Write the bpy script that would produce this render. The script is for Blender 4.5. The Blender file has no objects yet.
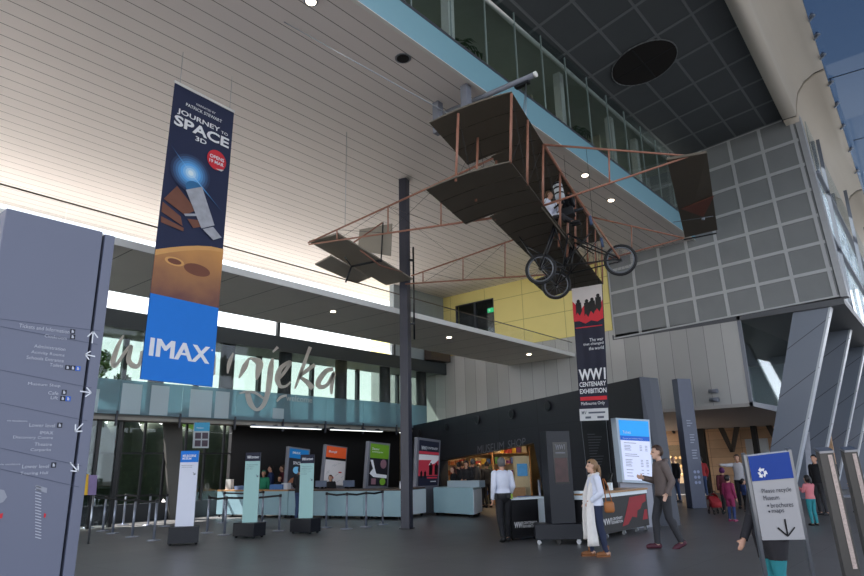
import bpy, bmesh, math, random
import numpy as np
from mathutils import Vector, Matrix
random.seed(7)
D = bpy.data
SC = bpy.context.scene
COL = SC.collection
# ------------------------------------------------------------------ camera
F_PX, EYE = 640.0, 1.5
_nv = lambda v: np.asarray(v, float) / np.linalg.norm(v)
_z = _nv([-47., 2288., F_PX])
_dx = 1000. - 432.
_X = _nv([_dx, -(_z[0]*_dx + _z[2]*F_PX)/_z[1], F_PX])
_Y = np.cross(_z, _X)
if _Y[0] > 0: _Y = -_Y
R = np.array([_X, _Y, _z])          # building axes seen in camera axes (right, up, forward)
CAM = np.array([0, 0, EYE])
cam_d = D.cameras.new('camera'); cam = D.objects.new('camera', cam_d); COL.objects.link(cam)
cam_d.sensor_width = 36; cam_d.lens = 36*F_PX/864; cam_d.clip_end = 400
m = Matrix.Identity(4)
for i in range(3):
    m[i][0] = R[i][0]; m[i][1] = R[i][1]; m[i][2] = -R[i][2]
m.translation = Vector(CAM)
cam.matrix_world = m
SC.camera = cam
# places measured off the photograph: sight line met with a plane of the building
def ray(x, y): return R @ _nv([x-432, 288-y, F_PX])
def onz(x, y, z): r = ray(x, y); return CAM + r*(z-EYE)/r[2]
def onx(x, y, X): r = ray(x, y); return CAM + r*X/r[0]
def ony(x, y, Y): r = ray(x, y); return CAM + r*Y/r[1]
def onpl(x, y, p0, n):
    r = ray(x, y); return CAM + r*np.dot(np.asarray(p0)-CAM, n)/np.dot(r, n)
def above(x, y, base):
    r = ray(x, y); return CAM + r*math.hypot(base[0], base[1])/math.hypot(r[0], r[1])
CR = np.array([R[0][0], R[1][0], 0]); CR /= np.linalg.norm(CR)   # to the right, level
CF = np.array([R[0][2], R[1][2], 0]); CF /= np.linalg.norm(CF)   # away, level
UP = np.array([0, 0, 1.])
# ------------------------------------------------------------------ materials
def lin(c):
    out = []
    for v in c[:3]:
        v = v/255.
        out.append(v/12.92 if v <= .04045 else ((v+.055)/1.055)**2.4)
    return tuple(out) + (1.,)
class NT:
    def __init__(s, m): s.t = m.node_tree; s.n = s.t.nodes; s.l = s.t.links
    def new(s, ty, **kw):
        n = s.n.new(ty)
        for k, v in kw.items(): setattr(n, k, v)
        return n
    def math(s, op, a, b=None, c=None):
        n = s.n.new('ShaderNodeMath'); n.operation = op
        for i, v in enumerate((a, b, c)):
            if v is None: continue
            if isinstance(v, (int, float)): n.inputs[i].default_value = v
            else: s.l.new(v, n.inputs[i])
        return n.outputs[0]
    def mix(s, f, a, b):
        n = s.n.new('ShaderNodeMix'); n.data_type = 'RGBA'
        for sock, v in ((n.inputs[0], f), (n.inputs[6], a), (n.inputs[7], b)):
            if isinstance(v, (int, float, tuple)): sock.default_value = v
            else: s.l.new(v, sock)
        return n.outputs[2]
_mats = {}
def mat(name, rgb, rough=.6, metal=0., var=.06, scale=6., spec=.4, emit=0., emit_rgb=None, coat=0.):
    if name in _mats: return _mats[name]
    m = D.materials.new(name); m.use_nodes = True
    t = NT(m); b = t.n['Principled BSDF']
    c = lin(rgb)
    if var:
        tc = t.new('ShaderNodeTexCoord'); nz = t.new('ShaderNodeTexNoise')
        nz.inputs['Scale'].default_value = scale; nz.inputs['Detail'].default_value = 4
        t.l.new(tc.outputs['Object'], nz.inputs['Vector'])
        lo = tuple(x*(1-var) for x in c[:3])+(1,); hi = tuple(min(1, x*(1+var)) for x in c[:3])+(1,)
        t.l.new(t.mix(nz.outputs['Fac'], lo, hi), b.inputs['Base Color'])
    else: b.inputs['Base Color'].default_value = c
    b.inputs['Roughness'].default_value = rough; b.inputs['Metallic'].default_value = metal
    b.inputs['Specular IOR Level'].default_value = spec
    b.inputs['Coat Weight'].default_value = coat
    if emit:
        b.inputs['Emission Color'].default_value = lin(emit_rgb or rgb); b.inputs['Emission Strength'].default_value = emit
    _mats[name] = m
    return m
def glass(name, tint=(.9, .95, .95), refl=.1, rough=.02, fres=True):
    m = D.materials.new(name); m.use_nodes = True; t = NT(m)
    t.n.remove(t.n['Principled BSDF'])
    tr = t.new('ShaderNodeBsdfTransparent'); tr.inputs[0].default_value = tint+(1,)
    gl = t.new('ShaderNodeBsdfGlossy'); gl.inputs['Roughness'].default_value = rough
    gl.inputs['Color'].default_value = (.9, .95, 1, 1)
    mx = t.new('ShaderNodeMixShader')
    if fres:
        fr = t.new('ShaderNodeLayerWeight'); fr.inputs[0].default_value = .5
        t.l.new(t.math('MULTIPLY_ADD', t.math('POWER', fr.outputs['Facing'], 5.), .85, refl), mx.inputs[0])
    else: mx.inputs[0].default_value = refl
    t.l.new(tr.outputs[0], mx.inputs[1]); t.l.new(gl.outputs[0], mx.inputs[2])
    t.l.new(mx.outputs[0], t.n['Material Output'].inputs['Surface'])
    _mats[name] = m
    return m
def frosted(name, rgb, through=.35):
    m = D.materials.new(name); m.use_nodes = True; t = NT(m)
    b = t.n['Principled BSDF']; b.inputs['Base Color'].default_value = lin(rgb); b.inputs['Roughness'].default_value = .25
    tr = t.new('ShaderNodeBsdfTransparent'); tr.inputs[0].default_value = lin(rgb)
    tl = t.new('ShaderNodeBsdfTranslucent'); tl.inputs[0].default_value = lin(rgb)
    m1 = t.new('ShaderNodeMixShader'); m1.inputs[0].default_value = .5
    t.l.new(b.outputs[0], m1.inputs[1]); t.l.new(tl.outputs[0], m1.inputs[2])
    m2 = t.new('ShaderNodeMixShader'); m2.inputs[0].default_value = through
    t.l.new(m1.outputs[0], m2.inputs[1]); t.l.new(tr.outputs[0], m2.inputs[2])
    t.l.new(m2.outputs[0], t.n['Material Output'].inputs['Surface'])
    _mats[name] = m
    return m
def seamed(name, rgb, seam, seams, rough=.55, var=.05, tone=0., metal=0., spec=.4, nscale=1.5):
    """panelled surface; seams = [(axis, spacing, offset, half width)], tone = panel to panel variation"""
    m = D.materials.new(name); m.use_nodes = True; t = NT(m); b = t.n['Principled BSDF']
    g = t.new('ShaderNodeNewGeometry'); sx = t.new('ShaderNodeSeparateXYZ'); t.l.new(g.outputs['Position'], sx.inputs[0])
    nz = t.new('ShaderNodeTexNoise'); nz.inputs['Scale'].default_value = nscale; nz.inputs['Detail'].default_value = 5
    t.l.new(g.outputs['Position'], nz.inputs['Vector'])
    c = lin(rgb); lo = tuple(x*(1-var) for x in c[:3])+(1,); hi = tuple(min(1, x*(1+var)) for x in c[:3])+(1,)
    colr = t.mix(nz.outputs['Fac'], lo, hi); mask = None; cell = None
    for ax, sp, off, hw in seams:
        v = t.math('DIVIDE', t.math('SUBTRACT', sx.outputs[ax], off), sp)
        fr = t.math('FRACT', v)
        d = t.math('MULTIPLY', t.math('MINIMUM', fr, t.math('SUBTRACT', 1., fr)), sp)
        k = t.math('LESS_THAN', d, hw); mask = k if mask is None else t.math('MAXIMUM', mask, k)
        fl = t.math('FLOOR', v); cell = fl if cell is None else t.math('ADD', t.math('MULTIPLY', cell, 7.31), fl)
    if tone:
        wn = t.new('ShaderNodeTexWhiteNoise'); wn.noise_dimensions = '1D'; t.l.new(cell, wn.inputs['W'])
        f = t.math('ADD', t.math('MULTIPLY', wn.outputs['Value'], 2*tone), 1-tone)
        mm = t.new('ShaderNodeVectorMath'); mm.operation = 'SCALE'
        t.l.new(colr, mm.inputs[0]); t.l.new(f, mm.inputs['Scale']); colr = mm.outputs[0]
    t.l.new(t.mix(mask, colr, lin(seam)), b.inputs['Base Color'])
    b.inputs['Roughness'].default_value = rough; b.inputs['Metallic'].default_value = metal
    b.inputs['Specular IOR Level'].default_value = spec
    _mats[name] = m
    return m
# ------------------------------------------------------------------ mesh builder
def V3(p): return Vector([float(x) for x in p])
class MB:
    def __init__(s): s.v = []; s.f = []; s.mi = []; s.smooth = []; s.cuts = []
    def cut(s): s.cuts.append((len(s.v), len(s.f))); return s
    def add(s, vs, fs, mi=0, smooth=False):
        o = len(s.v); s.v += [tuple(float(c) for c in p) for p in vs]
        for f in fs: s.f.append([i+o for i in f]); s.mi.append(mi); s.smooth.append(smooth)
        return s
    def box(s, c, size, ux=(1, 0, 0), uy=(0, 1, 0), uz=(0, 0, 1), mi=0):
        c = np.asarray(c, float); ux, uy, uz = (_nv(u) for u in (ux, uy, uz))
        h = [k/2. for k in size]
        vs = [c+ux*h[0]*a+uy*h[1]*b+uz*h[2]*d for a in (-1, 1) for b in (-1, 1) for d in (-1, 1)]
        return s.add(vs, [(0, 1, 3, 2), (4, 6, 7, 5), (0, 4, 5, 1), (2, 3, 7, 6), (0, 2, 6, 4), (1, 5, 7, 3)], mi)
    def span(s, lo, hi, mi=0):
        lo = np.asarray(lo, float); hi = np.asarray(hi, float); return s.box((lo+hi)/2, np.abs(hi-lo), mi=mi)
    def slab(s, poly, off, mi=0):
        """closed prism: polygon pushed by vector off"""
        n = len(poly); p = [np.asarray(q, float) for q in poly]; o = np.asarray(off, float)
        vs = p + [q+o for q in p]
        fs = [tuple(range(n))[::-1], tuple(range(n, 2*n))] + [(i, (i+1) % n, n+(i+1) % n, n+i) for i in range(n)]
        return s.add(vs, fs, mi)
    def poly(s, pts, mi=0): return s.add(pts, [tuple(range(len(pts)))], mi)
    def tube(s, a, b, r, r2=None, n=8, caps=True, mi=0, smooth=True):
        a = np.asarray(a, float); b = np.asarray(b, float); r2 = r if r2 is None else r2
        d = b-a; L = np.linalg.norm(d)
        if L < 1e-6: return s
        d /= L; u = np.cross(d, [0, 0, 1.] if abs(d[2]) < .9 else [1., 0, 0]); u /= np.linalg.norm(u); w = np.cross(d, u)
        vs = []
        for p, q in ((a, r), (b, r2)):
            for i in range(n):
                t = 2*math.pi*i/n; vs.append(p+(u*math.cos(t)+w*math.sin(t))*q)
        s.add(vs, [(i, (i+1) % n, n+(i+1) % n, n+i) for i in range(n)], mi, smooth)
        if caps: s.add(vs, [tuple(range(n))[::-1], tuple(range(n, 2*n))], mi)
        return s
    def path(s, pts, r, n=8, mi=0):
        for i in range(len(pts)-1):
            s.tube(pts[i], pts[i+1], r, n=n, mi=mi)
        return s
    def torus(s, c, axis, R0, r, n=28, k=8, mi=0):
        c = np.asarray(c, float); ax = _nv(axis); u = np.cross(ax, [0, 0, 1.] if abs(ax[2]) < .9 else [1., 0, 0]); u /= np.linalg.norm(u); w = np.cross(ax, u)
        vs = []
        for i in range(n):
            t = 2*math.pi*i/n; e = u*math.cos(t)+w*math.sin(t)
            for j in range(k):
                q = 2*math.pi*j/k; vs.append(c+e*(R0+r*math.cos(q))+ax*r*math.sin(q))
        return s.add(vs, [(i*k+j, i*k+(j+1) % k, ((i+1) % n)*k+(j+1) % k, ((i+1) % n)*k+j) for i in range(n) for j in range(k)], mi, True)
    def ball(s, c, rx, ry=None, rz=None, n=12, k=8, mi=0, M=None):
        ry = rx if ry is None else ry; rz = rx if rz is None else rz
        vs = []; c = np.asarray(c, float)
        for j in range(k+1):
            p = math.pi*j/k
            for i in range(n):
                t = 2*math.pi*i/n
                q = np.array([rx*math.sin(p)*math.cos(t), ry*math.sin(p)*math.sin(t), rz*math.cos(p)])
                vs.append(c + (M @ q if M is not None else q))
        fs = [(j*n+i, j*n+(i+1) % n, (j+1)*n+(i+1) % n, (j+1)*n+i) for j in range(k) for i in range(n)]
        return s.add(vs, fs, mi, True)
    def lathe(s, c, prof, n=16, mi=0, axis=(0, 0, 1)):
        c = np.asarray(c, float); ax = _nv(axis); u = np.cross(ax, [1., 0, 0] if abs(ax[0]) < .9 else [0, 1., 0]); u /= np.linalg.norm(u); w = np.cross(ax, u)
        vs = []
        for r, z in prof:
            for i in range(n):
                t = 2*math.pi*i/n; vs.append(c+ax*z+(u*math.cos(t)+w*math.sin(t))*r)
        k = len(prof)
        s.add(vs, [(j*n+i, j*n+(i+1) % n, (j+1)*n+(i+1) % n, (j+1)*n+i) for j in range(k-1) for i in range(n)], mi, True)
        return s.add(vs, [tuple(range(n))[::-1], tuple(range((k-1)*n, k*n))], mi)
    def loft(s, rings, mi=0, caps=True, closed=True):
        n = len(rings[0]); vs = [p for r in rings for p in r]; k = len(rings)
        m_ = n if closed else n-1
        s.add(vs, [(j*n+i, j*n+(i+1) % n, (j+1)*n+(i+1) % n, (j+1)*n+i) for j in range(k-1) for i in range(m_)], mi, True)
        if caps: s.add(vs, [tuple(range(n))[::-1], tuple(range((k-1)*n, k*n))], mi)
        return s
    def build(s, name, mats, parent=None, label=None, bevel=0., local=False, solid=0.):
        if len(s.cuts) > 1:      # several words or marks: one part each
            ends = s.cuts[1:]+[(len(s.v), len(s.f))]; o = None
            for (v0, f0), (v1, f1) in zip([(0, 0)]+s.cuts[1:], ends):
                if f1 > f0:
                    q = MB(); q.v = s.v[v0:v1]; q.f = [[i-v0 for i in f] for f in s.f[f0:f1]]; q.mi = s.mi[f0:f1]; q.smooth = s.smooth[f0:f1]
                    o = q.build(name, mats, parent, label, bevel, local)
            return o
        if not isinstance(mats, (list, tuple)): mats = [mats]
        off = Vector((0, 0, 0))
        if parent is not None and not local:
            q = parent
            while q is not None: off += q.location; q = q.parent
        me = D.meshes.new(name); me.from_pydata([tuple(Vector(v)-off) for v in s.v], [], s.f)
        for mt in mats: me.materials.append(mt)
        for p, mi, sm in zip(me.polygons, s.mi, s.smooth): p.material_index = mi; p.use_smooth = sm
        bm = bmesh.new(); bm.from_mesh(me); bmesh.ops.remove_doubles(bm, verts=bm.verts, dist=1e-5)
        bmesh.ops.recalc_face_normals(bm, faces=bm.faces); bm.to_mesh(me); bm.free(); me.update()
        o = D.objects.new(name, me); COL.objects.link(o)
        if parent is not None: o.parent = parent
        if label: o['label'] = label
        if bevel:
            b = o.modifiers.new('bevel', 'BEVEL'); b.width = bevel; b.segments = 2; b.limit_method = 'ANGLE'
        return o
def tag(o, label, cat, group=None, kind=None):
    o['label'] = label; o['category'] = cat
    if group: o['group'] = group
    if kind: o['kind'] = kind
    return o
def thing(name, label, cat, loc=(0, 0, 0), rz=0., group=None):
    o = D.objects.new(name, None); o.empty_display_size = .1; COL.objects.link(o)
    o.location = V3(loc); o.rotation_euler = (0, 0, rz)
    return tag(o, label, cat, group)
def struct(name, mb, mats, **kw):
    o = mb.build(name, mats, **kw); o['kind'] = 'structure'; return o
def kids(o): return [c for c in COL.objects if c.parent == o]
def dup(o, loc, rz=None, label=None, parent=None):
    r = o.copy(); COL.objects.link(r)
    if parent is None:
        r.location = V3(loc)
        if rz is not None: r.rotation_euler = (0, 0, rz)
        if label: r['label'] = label
    else: r.parent = parent
    for c in kids(o): dup(c, None, parent=r)
    return r
# text -> mesh, fitted into a box of a face
_fonts = {}
def text_mesh(s, align='LEFT', bold=0.):
    cu = D.curves.new('t', 'FONT'); cu.body = s; cu.align_x = align; cu.offset = bold; cu.resolution_u = 3
    o = D.objects.new('t', cu); COL.objects.link(o)
    dg = bpy.context.evaluated_depsgraph_get(); me = D.meshes.new_from_object(o.evaluated_get(dg))
    vs = [tuple(v.co) for v in me.vertices]; me.calc_loop_triangles(); fs = [list(t.vertices) for t in me.loop_triangles]
    D.objects.remove(o); D.curves.remove(cu); D.meshes.remove(me)
    return vs, fs
class Face:
    """a flat face given by its four corners; u runs left-right, v bottom-top"""
    def __init__(s, TL, TR, BR, BL):
        s.c = [np.asarray(p, float) for p in (TL, TR, BR, BL)]
        n = np.cross(s.c[1]-s.c[0], s.c[3]-s.c[0]); n /= np.linalg.norm(n)
        if np.dot(n, CAM-s.c[0]) < 0: n = -n
        s.n = n
    def p(s, u, v, o=0.):
        TL, TR, BR, BL = s.c
        return (TL*(1-u)+TR*u)*v + (BL*(1-u)+BR*u)*(1-v) + s.n*o
    def poly(s, mb, pts, o=.004, mi=0): return mb.poly([s.p(u, v, o) for u, v in pts], mi)
    def rect(s, mb, u0, v0, u1, v1, o=.004, mi=0): return s.poly(mb, [(u0, v0), (u1, v0), (u1, v1), (u0, v1)], o, mi)
    def disc(s, mb, u, v, ru, rv, o=.004, n=24, mi=0, rot=0.):
        return s.poly(mb, [(u+ru*math.cos(2*math.pi*i/n), v+rv*math.sin(2*math.pi*i/n)) for i in range(n)], o, mi)
    def line(s, mb, pts, w, o=.004, mi=0):
        P = [s.p(u, v, o) for u, v in pts]
        for a, b in zip(P[:-1], P[1:]):
            d = _nv(b-a); q = np.cross(d, s.n)*w/2; mb.poly([a-q, b-q, b+q, a+q], mi)
        return mb
    def text(s, mb, st, u0, v0, u1, v1, o=.006, mi=0, bold=0., fit=True):
        vs, fs = text_mesh(st, bold=bold)
        if not vs: return mb
        mb.cut()
        xs = [v[0] for v in vs]; ys = [v[1] for v in vs]
        x0, x1, y0, y1 = min(xs), max(xs), min(ys), max(ys)
        mb.add([s.p(u0+(v[0]-x0)/(x1-x0)*(u1-u0), v0+(v[1]-y0)/(y1-y0)*(v1-v0), o) for v in vs], fs, mi)
        return mb
    def slab(s, mb, d, u0=0, v0=0, u1=1, v1=1, o=0., mi=0):
        return mb.slab([s.p(u0, v0, o), s.p(u1, v0, o), s.p(u1, v1, o), s.p(u0, v1, o)], -s.n*d, mi)
def facepx(pts, fn): return Face(*[fn(*p) for p in pts])
def arrow(f, mb, u, v, su, sv, ang, w, o=.004):
    c, sn = math.cos(ang), math.sin(ang)
    def q(x, y): return (u+su*(x*c-y*sn), v+sv*(x*sn+y*c))
    f.line(mb, [q(-1, 0), q(1, 0)], w, o); f.line(mb, [q(.1, .75), q(1, 0), q(.1, -.75)], w, o)
# ------------------------------------------------------------------ palette
M_white = mat('white_paint', (225, 225, 222), .5)
M_offw = mat('off_white_print', (205, 205, 205), .6, var=.02)
M_black = mat('black_paint', (22, 22, 25), .5)
M_blackm = mat('black_metal', (20, 21, 24), .35)
M_dkgrey = mat('dark_grey_laminate', (25, 27, 34), .45)
M_steel = mat('brushed_steel', (165, 170, 178), .3, metal=.9)
M_greyst = mat('grey_painted_steel', (120, 124, 135), .4)
M_char = mat('charcoal_steel', (62, 64, 74), .4)
M_timber = mat('pale_timber', (168, 128, 86), .45, var=.2, scale=12)
M_gold = mat('tan_leather', (160, 98, 50), .5)
G_clear = glass('clear_glass', (.97, .975, .975), .02)
G_win = glass('window_glass', (.8, .845, .84), .03)
G_blue = frosted('sky_reflection_glass', (238, 248, 252), .3)
G_band = frosted('blue_grey_balustrade_glass', (176, 204, 216), .5)
G_roof = glass('tinted_roof_glass', (.19, .24, .3), .03)
# ------------------------------------------------------------------ setting
XE, YG, YB, YF = 24.18, 7.28, 13.3, 19.8
M_floor = seamed('dark_stone_floor', (94, 93, 92), (54, 54, 55), [(0, 1.2, .3, .004), (1, 1.2, .2, .004)], .38, .22, tone=.06, spec=.35, nscale=.8)
struct('floor', MB().span((-14, -16, -.2), (50, 22, 0)), M_floor)
M_pave = seamed('pale_outdoor_paving', (190, 186, 178), (120, 118, 112), [(0, .9, 0, .01), (1, .9, 0, .01)], .8, .1)
struct('ground_outside', MB().span((-60, 22, -.22), (90, 90, -.02)).span((-60, 15, -.22), (-14, 22, -.02)), M_pave)
M_slat = seamed('slatted_ceiling_lining', (223, 216, 213), (104, 99, 97), [(1, .385, 11.54, .009)], .6, .05, nscale=.6)
struct('ceiling', MB().span((-10, YG+.05, 9.7), (XE, 22.2, 9.95)), M_slat)
# end wall: yellow lining, pale band, panels below
M_yellow = seamed('yellow_wall_panels', (234, 219, 142), (178, 166, 100), [(1, 2.1, 10.96, .012), (2, 1.15, 6.7, .012)], .55, .04)
M_panel = seamed('grey_wall_panels', (176, 176, 175), (112, 112, 113), [(1, .62, 9.3, .008)], .5, .04, tone=.2)
wy = MB()
for lo, hi in (((10.96, 6.7), (16.75, 9.7)), ((16.75, 9.15), (19.06, 9.7)), ((19.06, 6.7), (25, 9.7)), ((16.75, 6.7), (19.06, 7.3))):
    wy.span((XE, lo[0], lo[1]), (XE+.3, hi[0], hi[1]))
struct('wall_end', wy, M_yellow)
struct('wall_end_panels', MB().span((XE+.02, 10.9, 3.42), (XE+.3, 25, 6.7)).slab([(XE+.02, 6.2, 3.42), (XE+.02, 10.9, 3.42), (XE+.02, 10.9, 6.35), (XE+.02, 6.2, 6.53)], (.28, 0, 0)), M_panel)
w = struct('window_1', MB().span((XE+.1, 16.75, 7.3), (XE+.12, 19.06, 9.15)), G_win)
fr = MB()
for y in (16.75, 17.9, 19.06): fr.span((XE+.02, y-.03, 7.3), (XE+.2, y+.03, 9.15))
for z in (7.3, 9.15): fr.span((XE+.02, 16.75, z-.03), (XE+.2, 19.06, z+.03))
fr.build('window_frame', M_char, w)
# room behind that window
rb = MB(); rb.span((XE+4, 14, 6.8), (XE+4.1, 21, 9.7)).span((XE+.3, 14, 6.8), (XE+4, 21, 6.95)).span((XE+.3, 14, 9.6), (XE+4, 21, 9.7)).span((XE+.3, 14, 6.8), (XE+4, 14.1, 9.7)).span((XE+.3, 20.9, 6.8), (XE+4, 21, 9.7))
struct('wall_inner_room', rb, mat('inner_room_lining', (88, 86, 84), .7))
# grid wall (perforated panels in a pale frame) and grid soffit
gT = [onx(605, 250, XE), onx(791.6, 116.3, XE)]
GC_far_l, GC_far_r = np.array([XE, 7.92, 13.1]), np.array([XE, 3.34, 13.42])
GC_near_l, GC_near_r = np.array([5., YG+.02, 12.3]), np.array([5., 3.2, 13.75])
wall_bl, wall_br = np.array([XE, 10.9, 6.33]), np.array([XE, 2.99, 6.62])
def wp(s, t):   # s 0..1 from the left, t 0..1 up
    y = 10.93 + (3.0+(3.34-3.0)*t - 10.93)*s; zb = 6.33+.29*s; zt = 12.95+.47*s
    return np.array([XE, y, zb+(zt-zb)*t])
M_gridp = mat('perforated_grey_panel', (130, 133, 135), .6, var=.12, scale=1.2)
M_gridf = mat('pale_grey_panel_frame', (182, 184, 187), .5)
gw = MB().slab([wp(0, 0), wp(1, 0), wp(1, 1), wp(0, 1)], (.4, 0, 0))
ncol, nrow = 7.1, 7
for i in range(8):
    s = min(1., i/ncol) if i < 8 else 1
    gw.slab([wp(max(s-.007, 0), 0)-[.03, 0, 0], wp(min(s+.007, 1), 0)-[.03, 0, 0], wp(min(s+.007, 1), 1)-[.03, 0, 0], wp(max(s-.007, 0), 1)-[.03, 0, 0]], (.05, 0, 0), 1)
for j in range(nrow+1):
    t = j/nrow
    gw.slab([wp(0, max(t-.008, 0))-[.028, 0, 0], wp(1, max(t-.008, 0))-[.028, 0, 0], wp(1, min(t+.008, 1))-[.028, 0, 0], wp(0, min(t+.008, 1))-[.028, 0, 0]], (.05, 0, 0), 1)
struct('wall_right', gw, [M_gridp, M_gridf])
def cp(s, t):   # s 0 at the balcony glass .. 1 at the free edge, t 0 near .. 1 at the end wall
    a = GC_near_l*(1-s)+GC_near_r*s; b = GC_far_l*(1-s)+GC_far_r*s
    return a*(1-t)+b*t
M_soff = mat('dark_soffit_panel', (82, 86, 89), .6, var=.12, scale=.8)
M_sofj = mat('soffit_joint_strip', (116, 119, 122), .6)
gc = MB()
NT_, NS_ = 14, 4
for i in range(NS_):
    for j in range(NT_):
        q = [cp(i/NS_, j/NT_), cp((i+1)/NS_, j/NT_), cp((i+1)/NS_, (j+1)/NT_), cp(i/NS_, (j+1)/NT_)]
        gc.slab(q, (0, 0, .3))
dn = np.array([0, 0, -.012])
sj = [.1, .335, .575, .805]
for s in sj: gc.slab([cp(s-.008, 0)+dn, cp(s+.008, 0)+dn, cp(s+.008, 1)+dn, cp(s-.008, 1)+dn], (0, 0, .01), 1)
for j in range(12):
    t = 1-.083*j-.002
    for (a, b) in ((0, 1),): gc.slab([cp(a, t-.0025)+dn, cp(b, t-.0025)+dn, cp(b, t+.0025)+dn, cp(a, t+.0025)+dn], (0, 0, .01), 1)
struct('ceiling_soffit', gc, [M_soff, M_sofj])
# round dark grille in the soffit
def plane_soffit(x, y):
    p0 = cp(.5, .62); n = np.cross(cp(1, .62)-cp(0, .62), cp(.5, 1)-cp(.5, .3)); return onpl(x, y, p0, n)
pc = plane_soffit(644, 63)
gr = thing('ceiling_grille', 'large round dark brown grille with a cross bar set in the grey panelled soffit', 'ceiling grille', pc)
u1 = _nv(cp(.5, 1)-cp(.5, .3)); u2 = _nv(cp(1, .62)-cp(0, .62))
ex = abs(np.dot(plane_soffit(675, 54)-pc, u1)); ez = .98
ring = [pc+(u1*math.cos(2*math.pi*i/36)+u2*math.sin(2*math.pi*i/36))*ez for i in range(36)]
MB().slab([p+np.array([0, 0, -.03]) for p in ring], (0, 0, .02)).build('grille_disc', mat('brown_mesh', (26, 20, 18), .7), gr)
mb = MB()
for d in (u1, u2):
    e = u2 if d is u1 else u1
    mb.slab([pc-d*.9-e*.02+dn*3, pc+d*.9-e*.02+dn*3, pc+d*.9+e*.02+dn*3, pc-d*.9+e*.02+dn*3], (0, 0, .008))
mb.build('cross_bar', M_black, gr)
tr = MB()
for i in range(36):
    a, b = ring[i], ring[(i+1) % 36]; tr.tube(a+dn*2, b+dn*2, .02, n=5)
tr.build('rim', M_sofj, gr)
# pale curved edge lining right of the soffit, running back along the side glazing
M_cream = mat('cream_edge_lining', (214, 204, 190), .5, var=.04, scale=.6)
def curved(x0, x1):
    prof = [(0, 14.5), (.3, 14.46), (.65, 14.28), (.9, 13.95), (1.02, 13.5), (1.06, 13.1), (1.5, 13.1), (1.5, 14.75), (0, 14.75)]
    def edge(x): return 1.87+.0487*(x-19.26)
    return MB().loft([[(x, edge(x)+y*(1 if x < 26 else .8), z) for y, z in prof] for x in (x0, x1)])
struct('trim_1', curved(3, 23.6), M_cream)
struct('trim_2', curved(23.75, 36.6), M_cream)
gp_ = curved(23.5, 23.9); gp_.v = [(x, y+.04, z+.05) for x, y, z in gp_.v]; struct('trim_14', gp_, M_black)
gp_ = curved(36.5, 37.0); gp_.v = [(x, y+.04, z+.05) for x, y, z in gp_.v]; struct('trim_15', gp_, M_black)
struct('trim_3', curved(36.85, 52), M_cream)
struct('trim_4', MB().slab([(XE-.04, 2.97, 6.6), (XE-.04, 2.77, 6.6), (XE-.04, 3.14, 13.4), (XE-.04, 3.32, 13.4)], (.45, 0, 0)), mat('pale_edge_trim', (170, 172, 176), .4))
# side glazing beyond the grid wall
sg = struct('window_2', MB().slab([(XE+.5, 3.0, 6.5), (52, 4., 6.5), (52, 4., 13.3), (XE+.5, 3.05, 13.3)], (0, .03, 0)), G_win)
mb = MB()
for k in range(5):
    x = XE+2.6+k*6.4; mb.span((x, 2.98+.06*k, 6.5), (x+.06, 3.1+.07*k, 13.4))
for z in (6.6, 8.9, 11.2): mb.slab([(XE+.5, 2.93, z), (52, 3.93, z), (52, 3.93, z+.12), (XE+.5, 2.93, z+.12)], (0, .12, 0))
mb.build('window_frame', M_greyst, sg)
# glazed roof right of the lining
rf = struct('window_3', MB().slab([(-8, 1.95, 14.6), (60, 3.6, 14.6), (60, -14, 14.6), (-8, -14, 14.6)], (0, 0, .04)), G_roof)
mb = MB()
for x in (18.6, 24.6, 30.6, 36.6, 42.6): mb.slab([(x, 2.2, 14.58), (x+.03, 2.2, 14.58), (x+1.83, -14, 14.58), (x+1.8, -14, 14.58)], (0, 0, .02))
mb.build('glass_joint', M_blackm, rf)
M_fit = mat('steel_fitting', (150, 158, 172), .3, metal=.7)
fit_px = [(812, 15), (817, 34), (823, 54), (831, 81), (837, 103), (843, 125), (851, 148), (857, 170)]
prev = None
for i, (x, y) in enumerate(fit_px):
    p = onz(x, y, 14.55)
    t = thing('glass_fitting', 'small steel fitting bolted to the blue roof glass, %s along its edge' % ['nearest', 'second', 'third', 'fourth', 'fifth', 'sixth', 'seventh', 'farthest'][i], 'glass fitting', p, group='bolted fittings along the roof glass')
    MB().lathe((p[0], p[1], 14.5), [(.09, 0), (.09, .03), (.05, .05), (.05, .1)], n=10).build('disc', M_fit, t)
    MB().box((p[0]+.05, p[1]+.05, 14.46), (.22, .05, .05), (1, .8, 0), (-.8, 1, 0)).build('arm', M_fit, t)
# ---- balcony behind glass over the ceiling edge
bal = struct('window_4', MB().span((2, YG, 10.38), (XE, YG+.02, 12.75)), G_win)
mb = MB()
xj = [8.09, 9.41, 10.68]; x = 5.5
while x < 24: mb.span((x-.008, YG-.008, 9.72), (x+.008, YG+.03, 12.7)); x += 1.305
mb.build('window_frame', mat('pale_green_glazing_bar', (150, 164, 164), .4), bal)
mb = MB().span((2, YG-.03, 10.36), (XE, YG+.05, 10.42)); mb.build('rail', M_char, bal)
struct('trim_5', MB().span((2, YG-.02, 9.66), (XE, YG+.02, 10.37)), mat('blue_glass_fascia', (128, 172, 188), .25, var=.03, scale=.5, spec=.6))
struct('trim_6', MB().span((2, YG-.03, 9.645), (XE, YG+.05, 9.66)), M_white)
tb = MB(); a = cp(0, 0); b = cp(0, 1)
tb.tube(a+[0, -.12, -.2], b+[0, -.3, -.26], .06, n=10)
struct('trim_7', tb, M_white)
br_ = MB().span((2, YG+.25, 9.95), (XE, 12, 10.1)); br_.span((2, 11.9, 10.1), (XE, 12, 12.8)).span((2, YG+.3, 12.75), (XE, 12, 12.85)).span((1.9, YG+.3, 10), (2, 12, 12.8))
struct('wall_balcony', br_, mat('balcony_lining', (176, 182, 174), .7))
pt = MB()
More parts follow.
